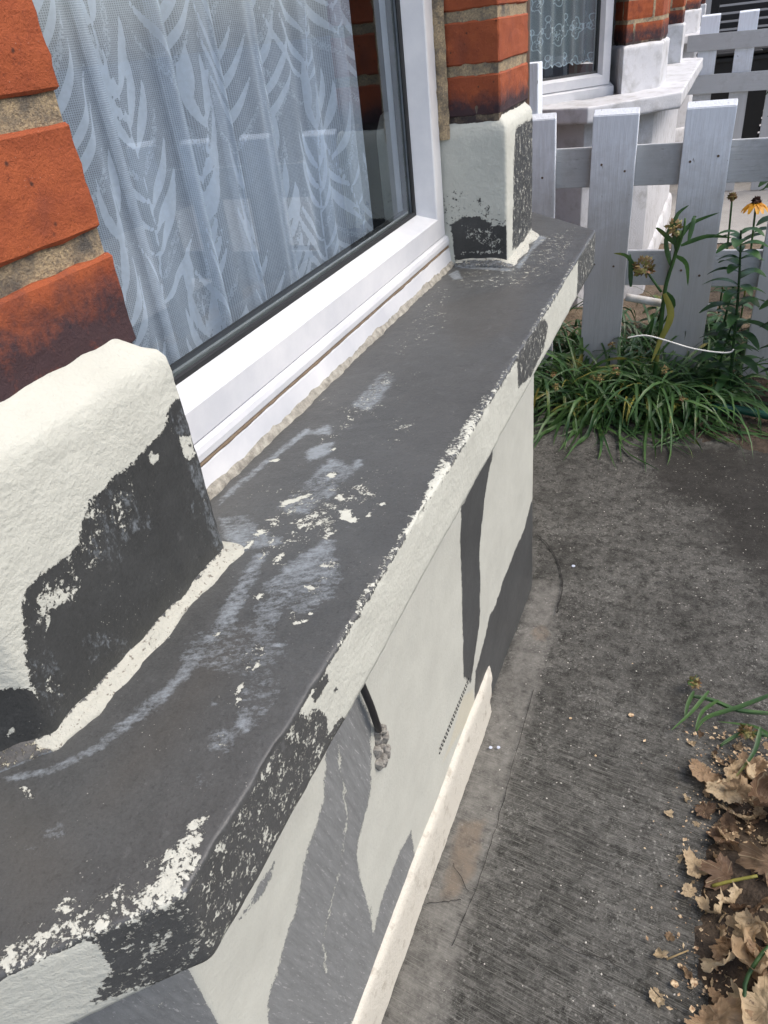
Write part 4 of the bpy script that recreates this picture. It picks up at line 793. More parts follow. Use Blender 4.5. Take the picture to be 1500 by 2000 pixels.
def sprigs(u0, u1, z0, z1, du, dz, sc, seed):
    random.seed(seed); solid = []; outl = []; i = 0; u = u0
    while u < u1:
        z = z0-random.uniform(0, dz)
        while z < z1:
            lean = random.uniform(-.12, .16); n = 11
            for k in range(n):
                t = k/n; h = .30*sc*t; px = u+lean*h+.02*math.sin(t*3+i); pz = z+h; L = sc*(.088-.030*t)
                for sg in (-1, 1):
                    th = math.pi/2-sg*(.98-.60*t)+random.uniform(-.1, .1)
                    e = (px, pz+random.uniform(-.006, .006), th, L*random.uniform(.95, 1.35), .0042*sc*random.uniform(.85, 1.15), sg*.32)
                    ((solid if (k+i+(sg > 0)*0) % 4 != 2 else outl)).append(e)
            solid.append((u+lean*.3*sc, z+.30*sc, math.pi/2-lean, .06*sc, .006*sc, 0))
            for k in range(10):      # stem
                t = k/10; h = .3*sc*t; solid.append((u+lean*h+.02*math.sin(t*3+i), z+h, math.pi/2-lean-.06*math.cos(t*3+i)*3, .045*sc, .0016, 0))
            z += dz; i += 1
        u += du*random.uniform(.92, 1.08)
    return solid, outl
def curtain(name, uend, z0, z1, place, mat, folds, field, du=.0032):
    us = np.arange(0, uend, du); zs = np.concatenate([np.arange(z0, z0+.72, .0034), np.arange(z0+.73, z1, .05)])
    U, Z = np.meshgrid(us, zs, indexing='ij'); f, fo = field(U, Z)
    y = us*.82; 
    D = folds(U, Z); Yc = np.broadcast_to(y[:, None], U.shape)+.010*np.sin(U*2*math.pi/.148+1.3+.9*np.sin(U*2*math.pi/.6))
    V = place(Yc, D, Z)
    w = np.stack([np.clip(.5+f/.004, 0, 1), np.clip(.5+fo/.004, 0, 1), U, Z], 2)
    return link(name, V.reshape(-1, 3), gridfaces(*U.shape), mat, attrs={'wear': w.reshape(-1, 4)})
def folds1(U, Z):
    p = U*2*math.pi
    return .019*np.sin(p/.148+.9*np.sin(p/.6)+.12*Z)+.006*np.sin(p/.071+1+.5*np.sin(p/.31))+.0015*np.sin(p/.03)
sol, outl = sprigs(.02, 1.45, ZS-.16, ZS+.85, .128, .335, 1.12, 5)
def field1(U, Z):
    f = leaf_field(U, Z, sol); g = leaf_field(U, Z, outl); return f, np.where(np.abs(g-.0022) < .0022, .004-np.abs(g-.0022)*2, -.004)
cy0 = .26
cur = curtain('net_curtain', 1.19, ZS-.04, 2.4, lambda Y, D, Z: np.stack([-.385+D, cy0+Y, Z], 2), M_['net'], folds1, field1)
tag(cur, 'white net curtain woven with willow-like leaf sprigs behind the nearest window', 'curtain')
# ------------------------------------------------------------------ next house along: white painted bay
def next_bay(px, py, label, L=2.04, lace=True, scale_detail=True):
    h = tag(empty('brick_house', (px, py, 0)), label, 'house'); B = Vector((px, py, 0))
    def P(o, parent=None): o.parent = parent or h; o.location = B-B if False else Vector((0, 0, 0)); return o
    # geometry is made in the bay's own coordinates (corner of the sill at 0,0)
    def fin(V, name, mat, parent=None, w=None):
        return P(finish(V, w, name, mat), parent)
    W_ = M_['white_wall']
    mainp = [(-.85, -.25), (-.40, -.37), (0, 0), (0, L), (-.8, L+.8)]
    prof = [(a, ZS) for a in np.arange(-.30, -.01, .012)]+[(-.003, ZS-.001), (0, ZS-.005)]+[(0, z) for z in np.arange(ZS-.012, ZS-.07, -.01)]+[(-.003, ZS-.074), (-.15, ZS-.074)]
    V, seg = sweep(mainp, prof, [.02, .012, .015, .03], .004); V = V+normals(V)*(nz(V, 9, 3, 3)*.003)[..., None]; fin(V, 'window_sill', W_)
    V, seg = sweep(mainp, [(-.127, z) for z in np.arange(.97, -.02, -.03)], .03, .004); V = V+normals(V)*(nz(V, 5, 3, 4)*.004)[..., None]; fin(V, 'bay_wall', W_)
    V, seg = sweep(mainp, [(-.13, .16), (-.115, .15), (-.105, .12), (-.10, -.02)], .03, .004); fin(V, 'plinth', W_)
    # corner pier: reveal, angled face, front face
    c0, c1, c2, c3 = (-.40, .285), (-.307, .085), (-.135, .285), (-.125, .56)
    def pier2(pts, zt, zt2, sd):
        cx = sum(p[0] for p in pts)/len(pts); cy = sum(p[1] for p in pts)/len(pts)
        inner = [Vector((cx, cy)).lerp(Vector(p), .93) for p in pts]
        V, seg = sweep(pts, [(0, ZS-.003+z) for z in np.arange(0, zt, .012)]+[(-.002, ZS+zt), (-.012, ZS+zt+.008), (-.03, ZS+zt+.012)], .012, .004); V = V+normals(V)*(nz(V, 12, 3, sd)*.003)[..., None]
        pb = finish(V, None, 'plaster_base', W_)
        import bmesh
        P2 = off_poly(pts, -.014); mb = MB(); z = ZS+zt-.02; k = 0; random.seed(sd); V = []; vals = []
        prof = []
        for zz in np.arange(ZS+zt-.01, 2.6, .007):
            ph = ((zz-ZS-.02) % .0955); o = -.014-(.005 if ph < .016 else 0); prof.append((o, zz))
        V, seg = sweep(pts, prof, .008, .004, 2)
        dist = np.cumsum(np.concatenate([[0], np.linalg.norm(np.diff(V[:, 0], axis=0), axis=1)])); row = np.floor((V[..., 2]-ZS-.02)/.0955)
        ph = (V[..., 2]-ZS-.02)-row*.0955; du = np.broadcast_to(dist[:, None], ph.shape)+np.where(row % 2 == 0, 0, .115)
        mort = np.maximum(np.clip((.017-ph)/.004, 0, 1), np.clip((.016-(du % .24))/.006, 0, 1))
        V = V+normals(V)*(nz(V, 40, 3, sd+2)*.002-mort*.002)[..., None]
        w = np.zeros(V.shape[:2]+(4,)); w[..., 0] = mort; w[..., 1] = np.clip((ZS+zt+.10-V[..., 2])/.08+.25, .28, .8); w[..., 2] = (np.sin(row*12.9+np.floor(du/.24)*78.2)*43758) % 1
        bo = P(finish(V, w, 'brick_pier', M_['brick'])); P(pb, bo)
        return bo
    pier2([c0, c1, c2, c3], .205, 0, 51)
    pier2([(-.36, L-.28), (-.135, L-.28), (-.135, L-.06), (-.45, L+.26)], .22, 0, 57)
    # front window between the two piers, then the angled window with lace
    def wind(a, b, zb, zt, nm='window'):
        a = Vector(a); b = Vector(b); d = (b-a).normalized(); nn = Vector((d.y, -d.x)); Lw = (b-a).length
        f = lambda u, z, x: (a.x+d.x*u+nn.x*x, a.y+d.y*u+nn.y*x, z)
        wv = P(rectsweep(0, Lw, zb, zt, [(0, -.08), (0, 0), (.042, -.002), (.055, -.03), (.055, -.08)], nm, M_['upvc'], f, None))
        P(rectsweep(0, Lw, zb, zt, [(.054, -.03), (.066, -.034), (.066, -.05)], 'gasket', M_['gasket'], f, None), wv)
        g = [f(.05, zb+.05, -.045), f(Lw-.05, zb+.05, -.045), f(Lw-.05, zt-.05, -.045), f(.05, zt-.05, -.045)]
        P(link('pane', g, [(0, 1, 2, 3)], M_['glass'], smooth=False), wv)
        mb = MB(); mb.add([f(-.02, ZS-.01, .015), f(Lw+.02, ZS-.01, .015), f(Lw+.02, zb-.012, .012), f(-.02, zb-.012, .012), f(-.02, zb+.004, -.02), f(Lw+.02, zb+.004, -.02)], [(0, 1, 2, 3), (3, 2, 5, 4)])
        P(mb.build('sill_trim', M_['upvc']), wv)
        return f, Lw
    f, Lw = wind((-.86, -.28), (-.375, .125), ZS+.05, 2.45)
    f2, L2 = wind((-.26, .55), (-.26, L-.30), ZS+.05, 2.45)
    mb = MB(); mb.box((-2.2, L/2, 1.2), (.1, L+1.6, 2.8)); mb.box((-1.7, -.85, 1.2), (1.2, .1, 2.8)); mb.box((-1.4, L+1.1, 1.2), (1.6, .1, 2.8)); mb.box((-1.4, L/2, 2.62), (1.9, L+1.8, .1)); mb.box((-1.4, L/2, .4), (1.9, L+1.0, .1)); mb.box((-.6, L/2, .9), (.3, L-.4, .1))
    P(mb.build('room', M_['dark']))
    mb = MB(); mb.box((-1.0, -.9, 1.35), (.22, 1.1, 2.7)); mb.box((-1.0, L+1.4, 1.35), (.22, 1.0, 2.7)); mb.box((-1.0, L/2, 3.5), (.22, L+1.8, 1.6))  # unseen upper wall kept low here too, to leave the sky light open
    P(mb.build('facade', M_['facade']))
    mb = MB(); pp = [(-.15, .1), (-.15, L-.1), (-.8, L+.5), (-.95, -.35)]
    mb.add([(x, y, 2.58) for x, y in pp]+[(x, y, 2.9) for x, y in pp], [(0, 1, 2, 3), (7, 6, 5, 4), (0, 4, 5, 1), (1, 5, 6, 2), (2, 6, 7, 3), (3, 7, 4, 0)]); P(mb.build('bay_roof', W_))
    return h, f, Lw, B
h2, f2_, Lw2, B2 = next_bay(0, 4.27, 'neighbouring brick house beyond the picket fence with white painted bay, sill and lace window', L=2.04)
next_bay(-.1, 9.6, 'farthest brick house, its white bay only just showing above the second fence', L=1.9)
# lace curtain in the neighbour's side window
def scroll_field(U, Z):
    a = U % .15-.075; b = (Z-.02*np.floor(U/.15)) % .17-.085; r = np.hypot(a, b); th = np.arctan2(b, a)
    f = .0030-np.abs(r-.042-.008*np.cos(th*5)); f = np.maximum(f, .0026-np.abs(r-.020-.006*np.cos(th*6+1)))
    f = np.maximum(f, .009+.004*np.cos(th*5)-r)
    a2 = (U+.075) % .15-.075; b2 = (Z+.085) % .17-.085; r2 = np.hypot(a2, b2); t2 = np.arctan2(b2, a2)
    f = np.maximum(f, .0028-np.abs(r2-.026*(1+.35*np.cos(t2*4)))); f = np.maximum(f, .0026-np.abs(np.hypot(a2, b2-.05)-.013)); f = np.maximum(f, .0026-np.abs(np.hypot(a2-.035, b2)-.012))
    f = np.maximum(f, .0026-np.abs(np.hypot(a2+.035, b2)-.012))
    hem = Z-(ZS+.165-.014*np.abs(np.sin(U*math.pi/.052)))
    return np.where(np.abs(hem) < .0065, .002, f), np.full(U.shape, -1.)
us = np.arange(0, .86, .0036); zs = np.concatenate([np.arange(0, .55, .0042), np.arange(.56, 1.2, .05)])
U, Zt = np.meshgrid(us, zs, indexing='ij'); hemz = ZS+.165-.014*np.abs(np.sin(U*math.pi/.052)); Z = hemz+Zt
fa, fb = scroll_field(U, Z); D = .016*np.sin(U*2*math.pi/.088+.5*np.sin(U*9))
pos = np.array([[f2_(min(float(u)*.72, .60), 0, 0) for u in us]])[0]
d2 = Vector((f2_(1, 0, 0)[0]-f2_(0, 0, 0)[0], f2_(1, 0, 0)[1]-f2_(0, 0, 0)[1])); nn = (d2.y, -d2.x)
V = np.zeros(U.shape+(3,)); V[..., 0] = pos[:, 0][:, None]+nn[0]*(-.11+D); V[..., 1] = pos[:, 1][:, None]+nn[1]*(-.11+D); V[..., 2] = Z
V[..., 0] += B2.x; V[..., 1] += B2.y
w = np.stack([np.clip(.5+fa/.005, 0, 1), fb*0, U, Z], 2)
tag(link('lace_curtain', V.reshape(-1, 3), gridfaces(*U.shape), M_['lace'], attrs={'wear': w.reshape(-1, 4)}), 'scallop-hemmed lace curtain with scrolling flower motifs in the neighbouring side window', 'curtain')
# ------------------------------------------------------------------ picket fences
def board(mb_seed, size, mat, name, parent, loc, lean=(0, 0, 0), cut=0):
    """a sawn board with slightly worn edges; cut = sloped top"""
    import bmesh
    bm = bmesh.new(); bmesh.ops.create_cube(bm, size=1)
    for v in bm.verts:
        v.co.x *= size[0]; v.co.y *= size[1]; v.co.z *= size[2]
        if cut and v.co.z > 0 and v.co.y < 0: v.co.z -= cut
    ax = max(range(3), key=lambda i: size[i])
    long = [e for e in bm.edges if abs((e.verts[0].co-e.verts[1].co)[ax]) > size[ax]*.6]
    bmesh.ops.bevel(bm, geom=list(bm.edges), offset=.0022, segments=2, affect='EDGES')
    long = [e for e in bm.edges if abs((e.verts[0].co-e.verts[1].co)[ax]) > size[ax]*.6]
    bmesh.ops.subdivide_edges(bm, edges=long, cuts=24, use_grid_fill=True)
    for v in bm.verts:
        p = v.co+Vector((mb_seed*3.1, 0, 0)); v.co.x += mnoise.noise(p*7)*.0016; v.co.y += mnoise.noise(p*5+Vector((9, 0, 0)))*.0016
    me = bpy.data.meshes.new(name); bm.to_mesh(me); bm.free(); me.materials.append(mat)
    o = bpy.data.objects.new(name, me); COL.objects.link(o); o.parent = parent; o.location = loc; o.rotation_euler = lean; return o
fx, fy = .3, 3.17
fence = tag(empty('picket_fence', (fx, fy, 0)), 'nearer white picket fence rising from the weeds, with wide square-topped boards', 'fence')
random.seed(8)
for i, xl in enumerate((-.577, -.262, .087, .434, .78, 1.13, 1.48, 1.82)):
    wd = .174; top = 1.112+random.uniform(-.004, .004); bot = .015+(.0 if i != 2 else .01)
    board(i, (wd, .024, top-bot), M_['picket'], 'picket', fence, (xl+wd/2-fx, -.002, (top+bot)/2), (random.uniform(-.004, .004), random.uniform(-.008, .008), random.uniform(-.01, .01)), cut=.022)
pk = [o for o in fence.children if o.name.startswith('picket')][:5]
M_['nail'] = simple('rusting_nail', (.16, .11, .08), .6, .3, 60)
nm = MB(); nm.tube([(0, -.0155, 0), (0, -.012, 0)], .0045, 8, .006); no = None
for o in pk:
    for zz in (.895, .485):
        for dx in (-.045, .042):
            if no is None: no = nm.build('nail', M_['nail']); c = no
            else: c = no.copy(); COL.objects.link(c)
            c.parent = o; c.location = (dx+random.uniform(-.01, .01), .002, zz+random.uniform(-.03, .03)-o.location.z)
for z, hgt in ((.895, .152), (.485, .148)):
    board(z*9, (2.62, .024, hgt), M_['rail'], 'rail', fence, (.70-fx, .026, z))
post = board(7.7, (.10, .09, 1.29), M_['picket'], 'post', fence, (-.54-fx, .075, .64)); 
board(8.8, (.09, .09, 1.1), M_['picket'], 'post', fence, (1.95-fx, .09, .55))
f2 = tag(empty('picket_fence', (.4, 7.0, 0)), 'farther white picket fence crossing in front of the black slatted gate', 'fence')
for i, xl in enumerate((-.071, .197, .465, .733, 1.0, 1.27, 1.54)):
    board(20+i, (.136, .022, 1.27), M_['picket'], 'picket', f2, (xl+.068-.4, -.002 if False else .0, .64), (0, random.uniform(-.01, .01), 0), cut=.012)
for z, hgt in ((1.083, .112), (.80, .132)):
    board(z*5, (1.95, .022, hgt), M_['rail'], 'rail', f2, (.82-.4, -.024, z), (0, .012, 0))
# black slatted gate far behind, and dark bins beside it
M_['black'] = simple('black_paint', (.012, .012, .013), .45, .1, 30)
M_['binp'] = simple('black_plastic', (.018, .019, .02), .5, .1, 20)
gt = tag(empty('slatted_gate', (.75, 8.4, 0)), 'black gate of thin horizontal slats behind the farther picket fence', 'gate')
mb = MB()
for k in range(26): mb.box((0, 0, .08+k*.062), (1.5, .02, .045), b=.004, rz=0)
o = mb.build('slat_panel', M_['black']); o.parent = gt
for x in (-.78, .78):
    mb = MB(); mb.box((x, 0, .85), (.07, .07, 1.7), b=.005); o = mb.build('post', M_['black']); o.parent = gt
for i, (x, y, lb) in enumerate(((.22, 7.75, 'dark wheeled bin seen through the farther picket fence, nearer the house'), (.95, 7.8, 'dark wheeled bin seen through the farther picket fence, nearer the street'))):
    bn = tag(empty('wheeled_bin', (x, y, 0)), lb, 'bin', 'wheeled bins behind the farther fence')
    mb = MB(); a, b_ = .22, .29
    mb.add([(-a, -a, .06), (a, -a, .06), (a, a, .06), (-a, a, .06), (-b_, -b_, .95), (b_, -b_, .95), (b_, b_, .95), (-b_, b_, .95)], [(3, 2, 1, 0), (4, 5, 6, 7), (0, 1, 5, 4), (1, 2, 6, 5), (2, 3, 7, 6), (3, 0, 4, 7)])
    mb.box((0, -.3, .93), (.6, .03, .04), b=.008); mb.build('body', M_['binp'], bn)
    mb = MB(); mb.box((0, 0, .985), (.64, .66, .055), b=.02); mb.box((0, -.335, .975), (.36, .03, .03), b=.01); mb.build('lid', M_['binp'], bn)
    for s in (-1, 1):
        mb = MB(); mb.tube([(s*.20, .26, .10), (s*.26, .26, .10)], .10, 18); mb.build('wheel', M_['black'], bn, smooth=False)
# ------------------------------------------------------------------ plants
M_['blade'] = leafmat('grass_blade', (.10, .20, .055), (.03, .085, .03), .35, .4, 9, dry=(.30, .26, .06))
M_['bladed'] = leafmat('dark_leaf', (.05, .13, .035), (.02, .06, .02), .25, .4, 11)
M_['straw'] = leafmat('straw', (.42, .32, .16), (.30, .20, .09), .2, .6, 20)
M_['yellow'] = leafmat('yellowed_leaf', (.42, .38, .08), (.26, .26, .06), .35, .5, 12)
def arc_blade(base, az, L, rise, droop, rnd, n=9, bend=0.):
    """points of a strap leaf that rises, arches over and may flop"""
    P = []; p = Vector(base); el = rise; a = az; st = L/n
    for i in range(n+1):
        P.append(p.copy()); d = Vector((math.cos(a)*math.cos(el), math.sin(a)*math.cos(el), math.sin(el)))
        p = p+d*st
        if p.z < .008: p.z = .008+rnd.random()*.01; el = max(el, 0)*.2
        el -= droop/n*(1+i*.25); a += bend/n
    return P
def clump(name, label, cx, cy, rx, ry, nb, seed, Lr=(.26, .60), wr=(.009, .019), az0=None, matn='blade', parts=()):
    rnd = random.Random(seed); mb = MB()
    for k in range(nb):
        r = rnd.random()**.5; t = rnd.random()*2*math.pi; b = (cx+rx*r*math.cos(t), cy+ry*r*math.sin(t), .0)
        az = t+rnd.gauss(0, .9) if rnd.random() < .45 else rnd.gauss(az0 if az0 is not None else -1.3, 1.0)
        P = arc_blade(b, az, rnd.uniform(*Lr), rnd.uniform(.05, 1.3), rnd.uniform(.8, 3.6), rnd, bend=rnd.gauss(0, .8))
        mb.ribbon(P, rnd.uniform(*wr), rnd.uniform(.15, .5), roll=rnd.gauss(0, .5))
    c = Vector((cx, cy, 0)); mb.v = [tuple(Vector(p)-c) for p in mb.v]
    o = mb.build(name, M_[matn], smooth=True, loc=c); return tag(o, label, 'plant', 'weeds along the foot of the nearer fence')
c1 = clump('grass_clump', 'dense clump of arching strap leaves spilling onto the path beside the grey sill corner', -.10, 2.90, .30, .20, 400, 1)
c2 = clump('grass_clump', 'flopped clump of long strap leaves lying across the soil under the middle fence board', .17, 2.94, .22, .18, 290, 2, az0=-.5)
c3 = clump('grass_clump', 'thin dark clump of leaves growing behind the first fence boards', -.0, 3.42, .55, .16, 420, 3, matn='bladed', Lr=(.3, .6))
def addpart(parent, mb, name, mat, smooth=True):
    c = parent.location; mb.v = [tuple(Vector(p)-c) for p in mb.v]; o = mb.build(name, M_[mat], smooth=smooth); o.parent = parent; return o
rnd = random.Random(12)
for c, k in ((c1, 10), (c2, 16)):
    mb = MB()
    for i in range(k):
        b = (c.location.x+rnd.uniform(-.2, .25), c.location.y+rnd.uniform(-.22, .1), .05)
        mb.ribbon(arc_blade(b, rnd.uniform(-2.6, .3), rnd.uniform(.12, .3), rnd.uniform(.1, 1.), rnd.uniform(1, 3), rnd), rnd.uniform(.007, .012), .3)
    addpart(c, mb, 'withered_leaf', 'yellow')
# seed heads scattered in the first clump
M_['seed'] = leafmat('seed_head', (.22, .26, .07), (.30, .14, .08), .2, .6, 40)
def puff(mb, c, r, n, rnd, sz=.006):
    for i in range(n):
        d = Vector((rnd.gauss(0, 1), rnd.gauss(0, 1), rnd.gauss(0, 1))).normalized(); p = Vector(c)+d*r*rnd.uniform(.5, 1); a = d.orthogonal().normalized()*sz*.5; b = d.cross(a).normalized()*sz*.5
        mb.add([p-a-b, p+a-b, p+d*sz*1.5, p-a+b], [(0, 1, 2, 3), (0, 3, 2)] if False else [(0, 1, 2, 3)])
for i in range(8):
    mb = MB(); puff(mb, (-.10+rnd.uniform(-.28, .32), 2.72+rnd.uniform(-.15, .2), .12+rnd.uniform(0, .14)), .014, 26, rnd); addpart(c1, mb, 'seed_head', 'seed')
# tall sedge-like weed in front of the fence
def place_rel(name, loc, label, cat='plant', group=None):
    return tag(empty(name, loc), label, cat, group)
b = Vector(PTS['weed1'][0]); b.z = 0
wd = place_rel('tall_weed', b, 'tall single weed with narrow leaves and a seed cluster standing before the middle fence board')
mb = MB(); pts = [(b.x, b.y, 0)]+list(PTS['weed1'][1:]); mb.tube(smoothpath(pts, 4), .010, 8, .006); mb.tube(smoothpath(PTS['weed1b'], 4), .006, 6, .004)
mb.tube(smoothpath([PTS['weed1'][3], (PTS['weed1'][3][0]+.02, 2.97, .68), (.135, 2.97, .74)], 3), .006, 6, .004); addpart(wd, mb, 'stem', 'blade')
for l in PTS['weed1leaf']:
    mb = MB(); mb.ribbon(smoothpath([(p[0], p[1]+.02*i, p[2]) for i, p in enumerate(l)], 4), .020, .3, up=(0, 1, .2)); addpart(wd, mb, 'leaf', 'blade')
mb = MB(); mb.ribbon(smoothpath([(.09, 2.96, .45), (.125, 2.95, .36), (.095, 2.95, .25), (.07, 2.93, .16)], 4), .030, .3, up=(0, 1, .2)); addpart(wd, mb, 'withered_leaf', 'yellow')
mb = MB(); s = PTS['weed1b'][-1]; puff(mb, (s[0]-.01, s[1], s[2]+.005), .038, 110, rnd, .011); addpart(wd, mb, 'seed_head', 'seed'); mb = MB(); puff(mb, (.10, 2.98, .70), .03, 60, rnd, .010); addpart(wd, mb, 'seed_head', 'seed')
# leafy weeds to the right of it
def leafy(name, label, stem, n, L, wdt, seed, mat='bladed', droop=.6, group=None):
    rn = random.Random(seed); b = Vector(stem[0]); b.z = 0; e = place_rel(name, b, label, group=group)
    P = smoothpath([(stem[0][0], stem[0][1], 0)]+list(stem[1:]), 6); mb = MB(); mb.tube(P, .007, 7, .0035); addpart(e, mb, 'stem', mat)
    mb = MB()
    for k in range(n):
        t = .15+.85*k/n; p = P[min(int(t*len(P)), len(P)-1)]; az = k*2.4+rn.uniform(-.4, .4); l = L*rn.uniform(.7, 1.2)*(1.15-.5*t)
        d = Vector((math.cos(az), math.sin(az), .5)); pts = [p+Vector((d.x*l*s, d.y*l*s, l*(d.z*s-droop*s*s))) for s in (0, .25, .5, .75, 1)]
        mb.ribbon(smoothpath(pts, 2), wdt*rn.uniform(.8, 1.15), .25, prof=lambda t: max(.03, math.sin(math.pi*min(1, t*.93+.04))**.8))
    addpart(e, mb, 'foliage', mat); return e
leafy('leafy_weed', 'upright weed with pointed dark leaves against the third fence board from the house', PTS['weed2'], 40, .14, .044, 3)
leafy('leafy_weed', 'dark pointed-leaved weed at the right edge of the picture before the fence', [(.60, 2.9, 0), (.60, 2.9, .25), (.565, 2.9, .45), (.57, 2.9, .62)], 40, .15, .050, 4)
leafy('leafy_weed', 'low dark weed at the foot of the fence between its third and fourth boards', [(.36, 3.05, 0), (.34, 3.0, .15), (.36, 2.98, .32)], 22, .12, .036, 5)
leafy('leafy_weed', 'low dark weed growing behind the gap right of the middle fence board', [(.33, 3.3, 0), (.34, 3.3, .25), (.36, 3.3, .45)], 24, .13, .04, 6)
rn = random.Random(31)
clump('grass_clump', 'sparse strap leaves leaning in front of the fence board at the right edge', .48, 3.06, .15, .05, 26, 9, Lr=(.25, .6), wr=(.008, .014))
M_['string'] = simple('white_twine', (.72, .72, .68), .6)
mb = MB(); mb.tube(smoothpath(PTS['string'], 6), .0032, 6); tag(mb.build('twine', M_['string'], smooth=True), 'thin pale twine arching over the strap leaves before the fence', 'twine')
M_['pvc'] = simple('white_pipe', (.70, .70, .69), .35, .05, 20, col2=(.45, .43, .38))
mb = MB(); mb.tube(smoothpath(PTS['pipe'], 5), .017, 12); tag(mb.build('waste_pipe', M_['pvc'], smooth=True), 'white plastic pipe running level just behind the nearer fence', 'pipe')
M_['hose'] = simple('green_hose', (.012, .075, .055), .35, .15, 30)
mb = MB(); mb.tube(smoothpath([(.33, 2.80, .03)]+[(p[0], p[1]-.06, .05) for p in PTS['hose']]+[(.9, 2.62, .05), (1.4, 2.4, .03)], 5), .0165, 12); tag(mb.build('garden_hose', M_['hose'], smooth=True), 'dark green garden hose lying on the soil at the right edge', 'hose')
# rainwater gully pipe in the shadow behind the sill corner
M_['rust'] = simple('rusty_iron', (.12, .07, .045), .8, .3, 20, .002)
mb = MB(); mb.tube([(-.42, 2.6, 0), (-.42, 2.6, 2.9)], .035, 14); mb.tube([(-.42, 2.6, .30), (-.42, 2.6, .36)], .044, 14)
tag(mb.build('drain_pipe', M_['rust'], smooth=True), 'dark upright drainpipe mostly hidden behind the end of the grey sill', 'drainpipe')
# garden beyond the fence
M_['petal'] = leafmat('yellow_petal', (.80, .42, .02), (.70, .30, .01), .2, .5, 30)
M_['cone'] = simple('flower_cone', (.05, .02, .012), .9)
def daisy(x, y, z, label, r, npet, mat='petal', seed=0):
    rn = random.Random(seed); e = place_rel('coneflower', (x, y, 0), label, 'flower', 'yellow coneflowers beyond the fence')
    mb = MB(); mb.tube(smoothpath([(x+.02, y, 0), (x+.015, y, z*.5), (x, y, z)], 4), .005, 6); addpart(e, mb, 'stem', 'blade')
    if npet:
        mb = MB()
        for k in range(npet):
            a = k*2*math.pi/npet+rn.uniform(-.1, .1); d = Vector((math.cos(a), math.sin(a), 0)); p = Vector((x, y, z))
            mb.ribbon([p+d*r*t+Vector((0, 0, r*(.15*t-.75*t*t))) for t in (.1, .35, .6, .8, 1)], r*.42, .2, prof=lambda t: math.sin(math.pi*(.2+t*.72))**.7)
        addpart(e, mb, 'petals', mat)
    mb = MB(); puff(mb, (x, y, z+.008), .015, 90, rn, .009); addpart(e, mb, 'flower_centre', 'cone' if npet else 'seed')
    mb = MB()
    for k in range(7):
        a = rn.uniform(0, 6.3); zz = rn.uniform(.05, z*.6); p = Vector((x+.015, y, zz)); d = Vector((math.cos(a), math.sin(a), .4))
        mb.ribbon([p+d*.11*t-Vector((0, 0, .06*t*t)) for t in (0, .3, .6, 1)], .028, .2, prof=lambda t: max(.05, math.sin(math.pi*min(1, t*.93+.05))))
    addpart(e, mb, 'foliage', 'bladed')
daisy(*PTS['flower'], 'open yellow coneflower with dark centre beyond the fence at the right', .062, 13, seed=1)
daisy(*PTS['flower2'], 'petal-less green coneflower head on a thin stem beyond the fence', .04, 0, seed=2)
rn = random.Random(77)
for i, (x, y, s, lb) in enumerate(((.52, 3.75, .2, 'bushy dark weed beyond the fence below the yellow flower'), (.62, 4.15, .26, 'bushy dark weed at the back of the neighbouring bed'), (.30, 3.6, .12, 'small seedling in the dry soil beyond the fence'), (.02, 3.75, .16, 'small yellowish tuft beside the neighbouring bay wall'), (.72, 3.5, .32, 'bushy weed beyond the right end of the fence'), (.45, 4.6, .15, 'low weed on the soil near the neighbouring sill corner'))):
    leafy('garden_weed', lb, [(x, y, 0), (x+.02, y, s*.6), (x, y, s)], int(14+s*60), .10, .034, 40+i, mat='bladed' if i != 3 else 'blade', group='weeds in the bed beyond the fence')
# shrub with broad leaves at the right edge and its pale blue flower head
M_['hyd'] = leafmat('broad_leaf', (.045, .12, .03), (.02, .06, .02), .3, .4, 10, dry=(.16, .10, .05))
M_['bluepetal'] = leafmat('blue_petal', (.35, .45, .75), (.5, .55, .7), .3, .6, 20)
sx, sy = .80, 4.55
sh = place_rel('broadleaf_shrub', (sx, sy, 0), 'broad-leaved shrub leaning in from the right edge beyond the fence', 'shrub')
mb = MB()
for k in range(7):
    a = k*.9; mb.tube(smoothpath([(sx, sy, 0), (sx+.08*math.cos(a), sy+.08*math.sin(a), .4), (sx+.26*math.cos(a), sy+.22*math.sin(a), .85+.05*k % .12)], 4), .008, 6, .004)
addpart(sh, mb, 'stem', 'blade'); mb = MB()
for k in range(130):
    a = rn.uniform(0, 6.3); r = rn.uniform(.1, .34); z = rn.uniform(.25, 1.06); p = Vector((sx+math.cos(a)*r, sy+math.sin(a)*r, z)); L = rn.uniform(.08, .14); d = Vector((math.cos(a), math.sin(a), rn.uniform(-.2, .5)))
    mb.ribbon([p+d*L*t-Vector((0, 0, L*.5*t*t)) for t in (0, .2, .4, .6, .8, 1)], L*.62, .25, prof=lambda t: max(.04, math.sin(math.pi*min(1, t*.94+.04))**.75))
addpart(sh, mb, 'foliage', 'hyd')
mb = MB(); puff(mb, (.545, 4.35, 1.03), .05, 120, rn, .02); addpart(sh, mb, 'flower_head', 'bluepetal')
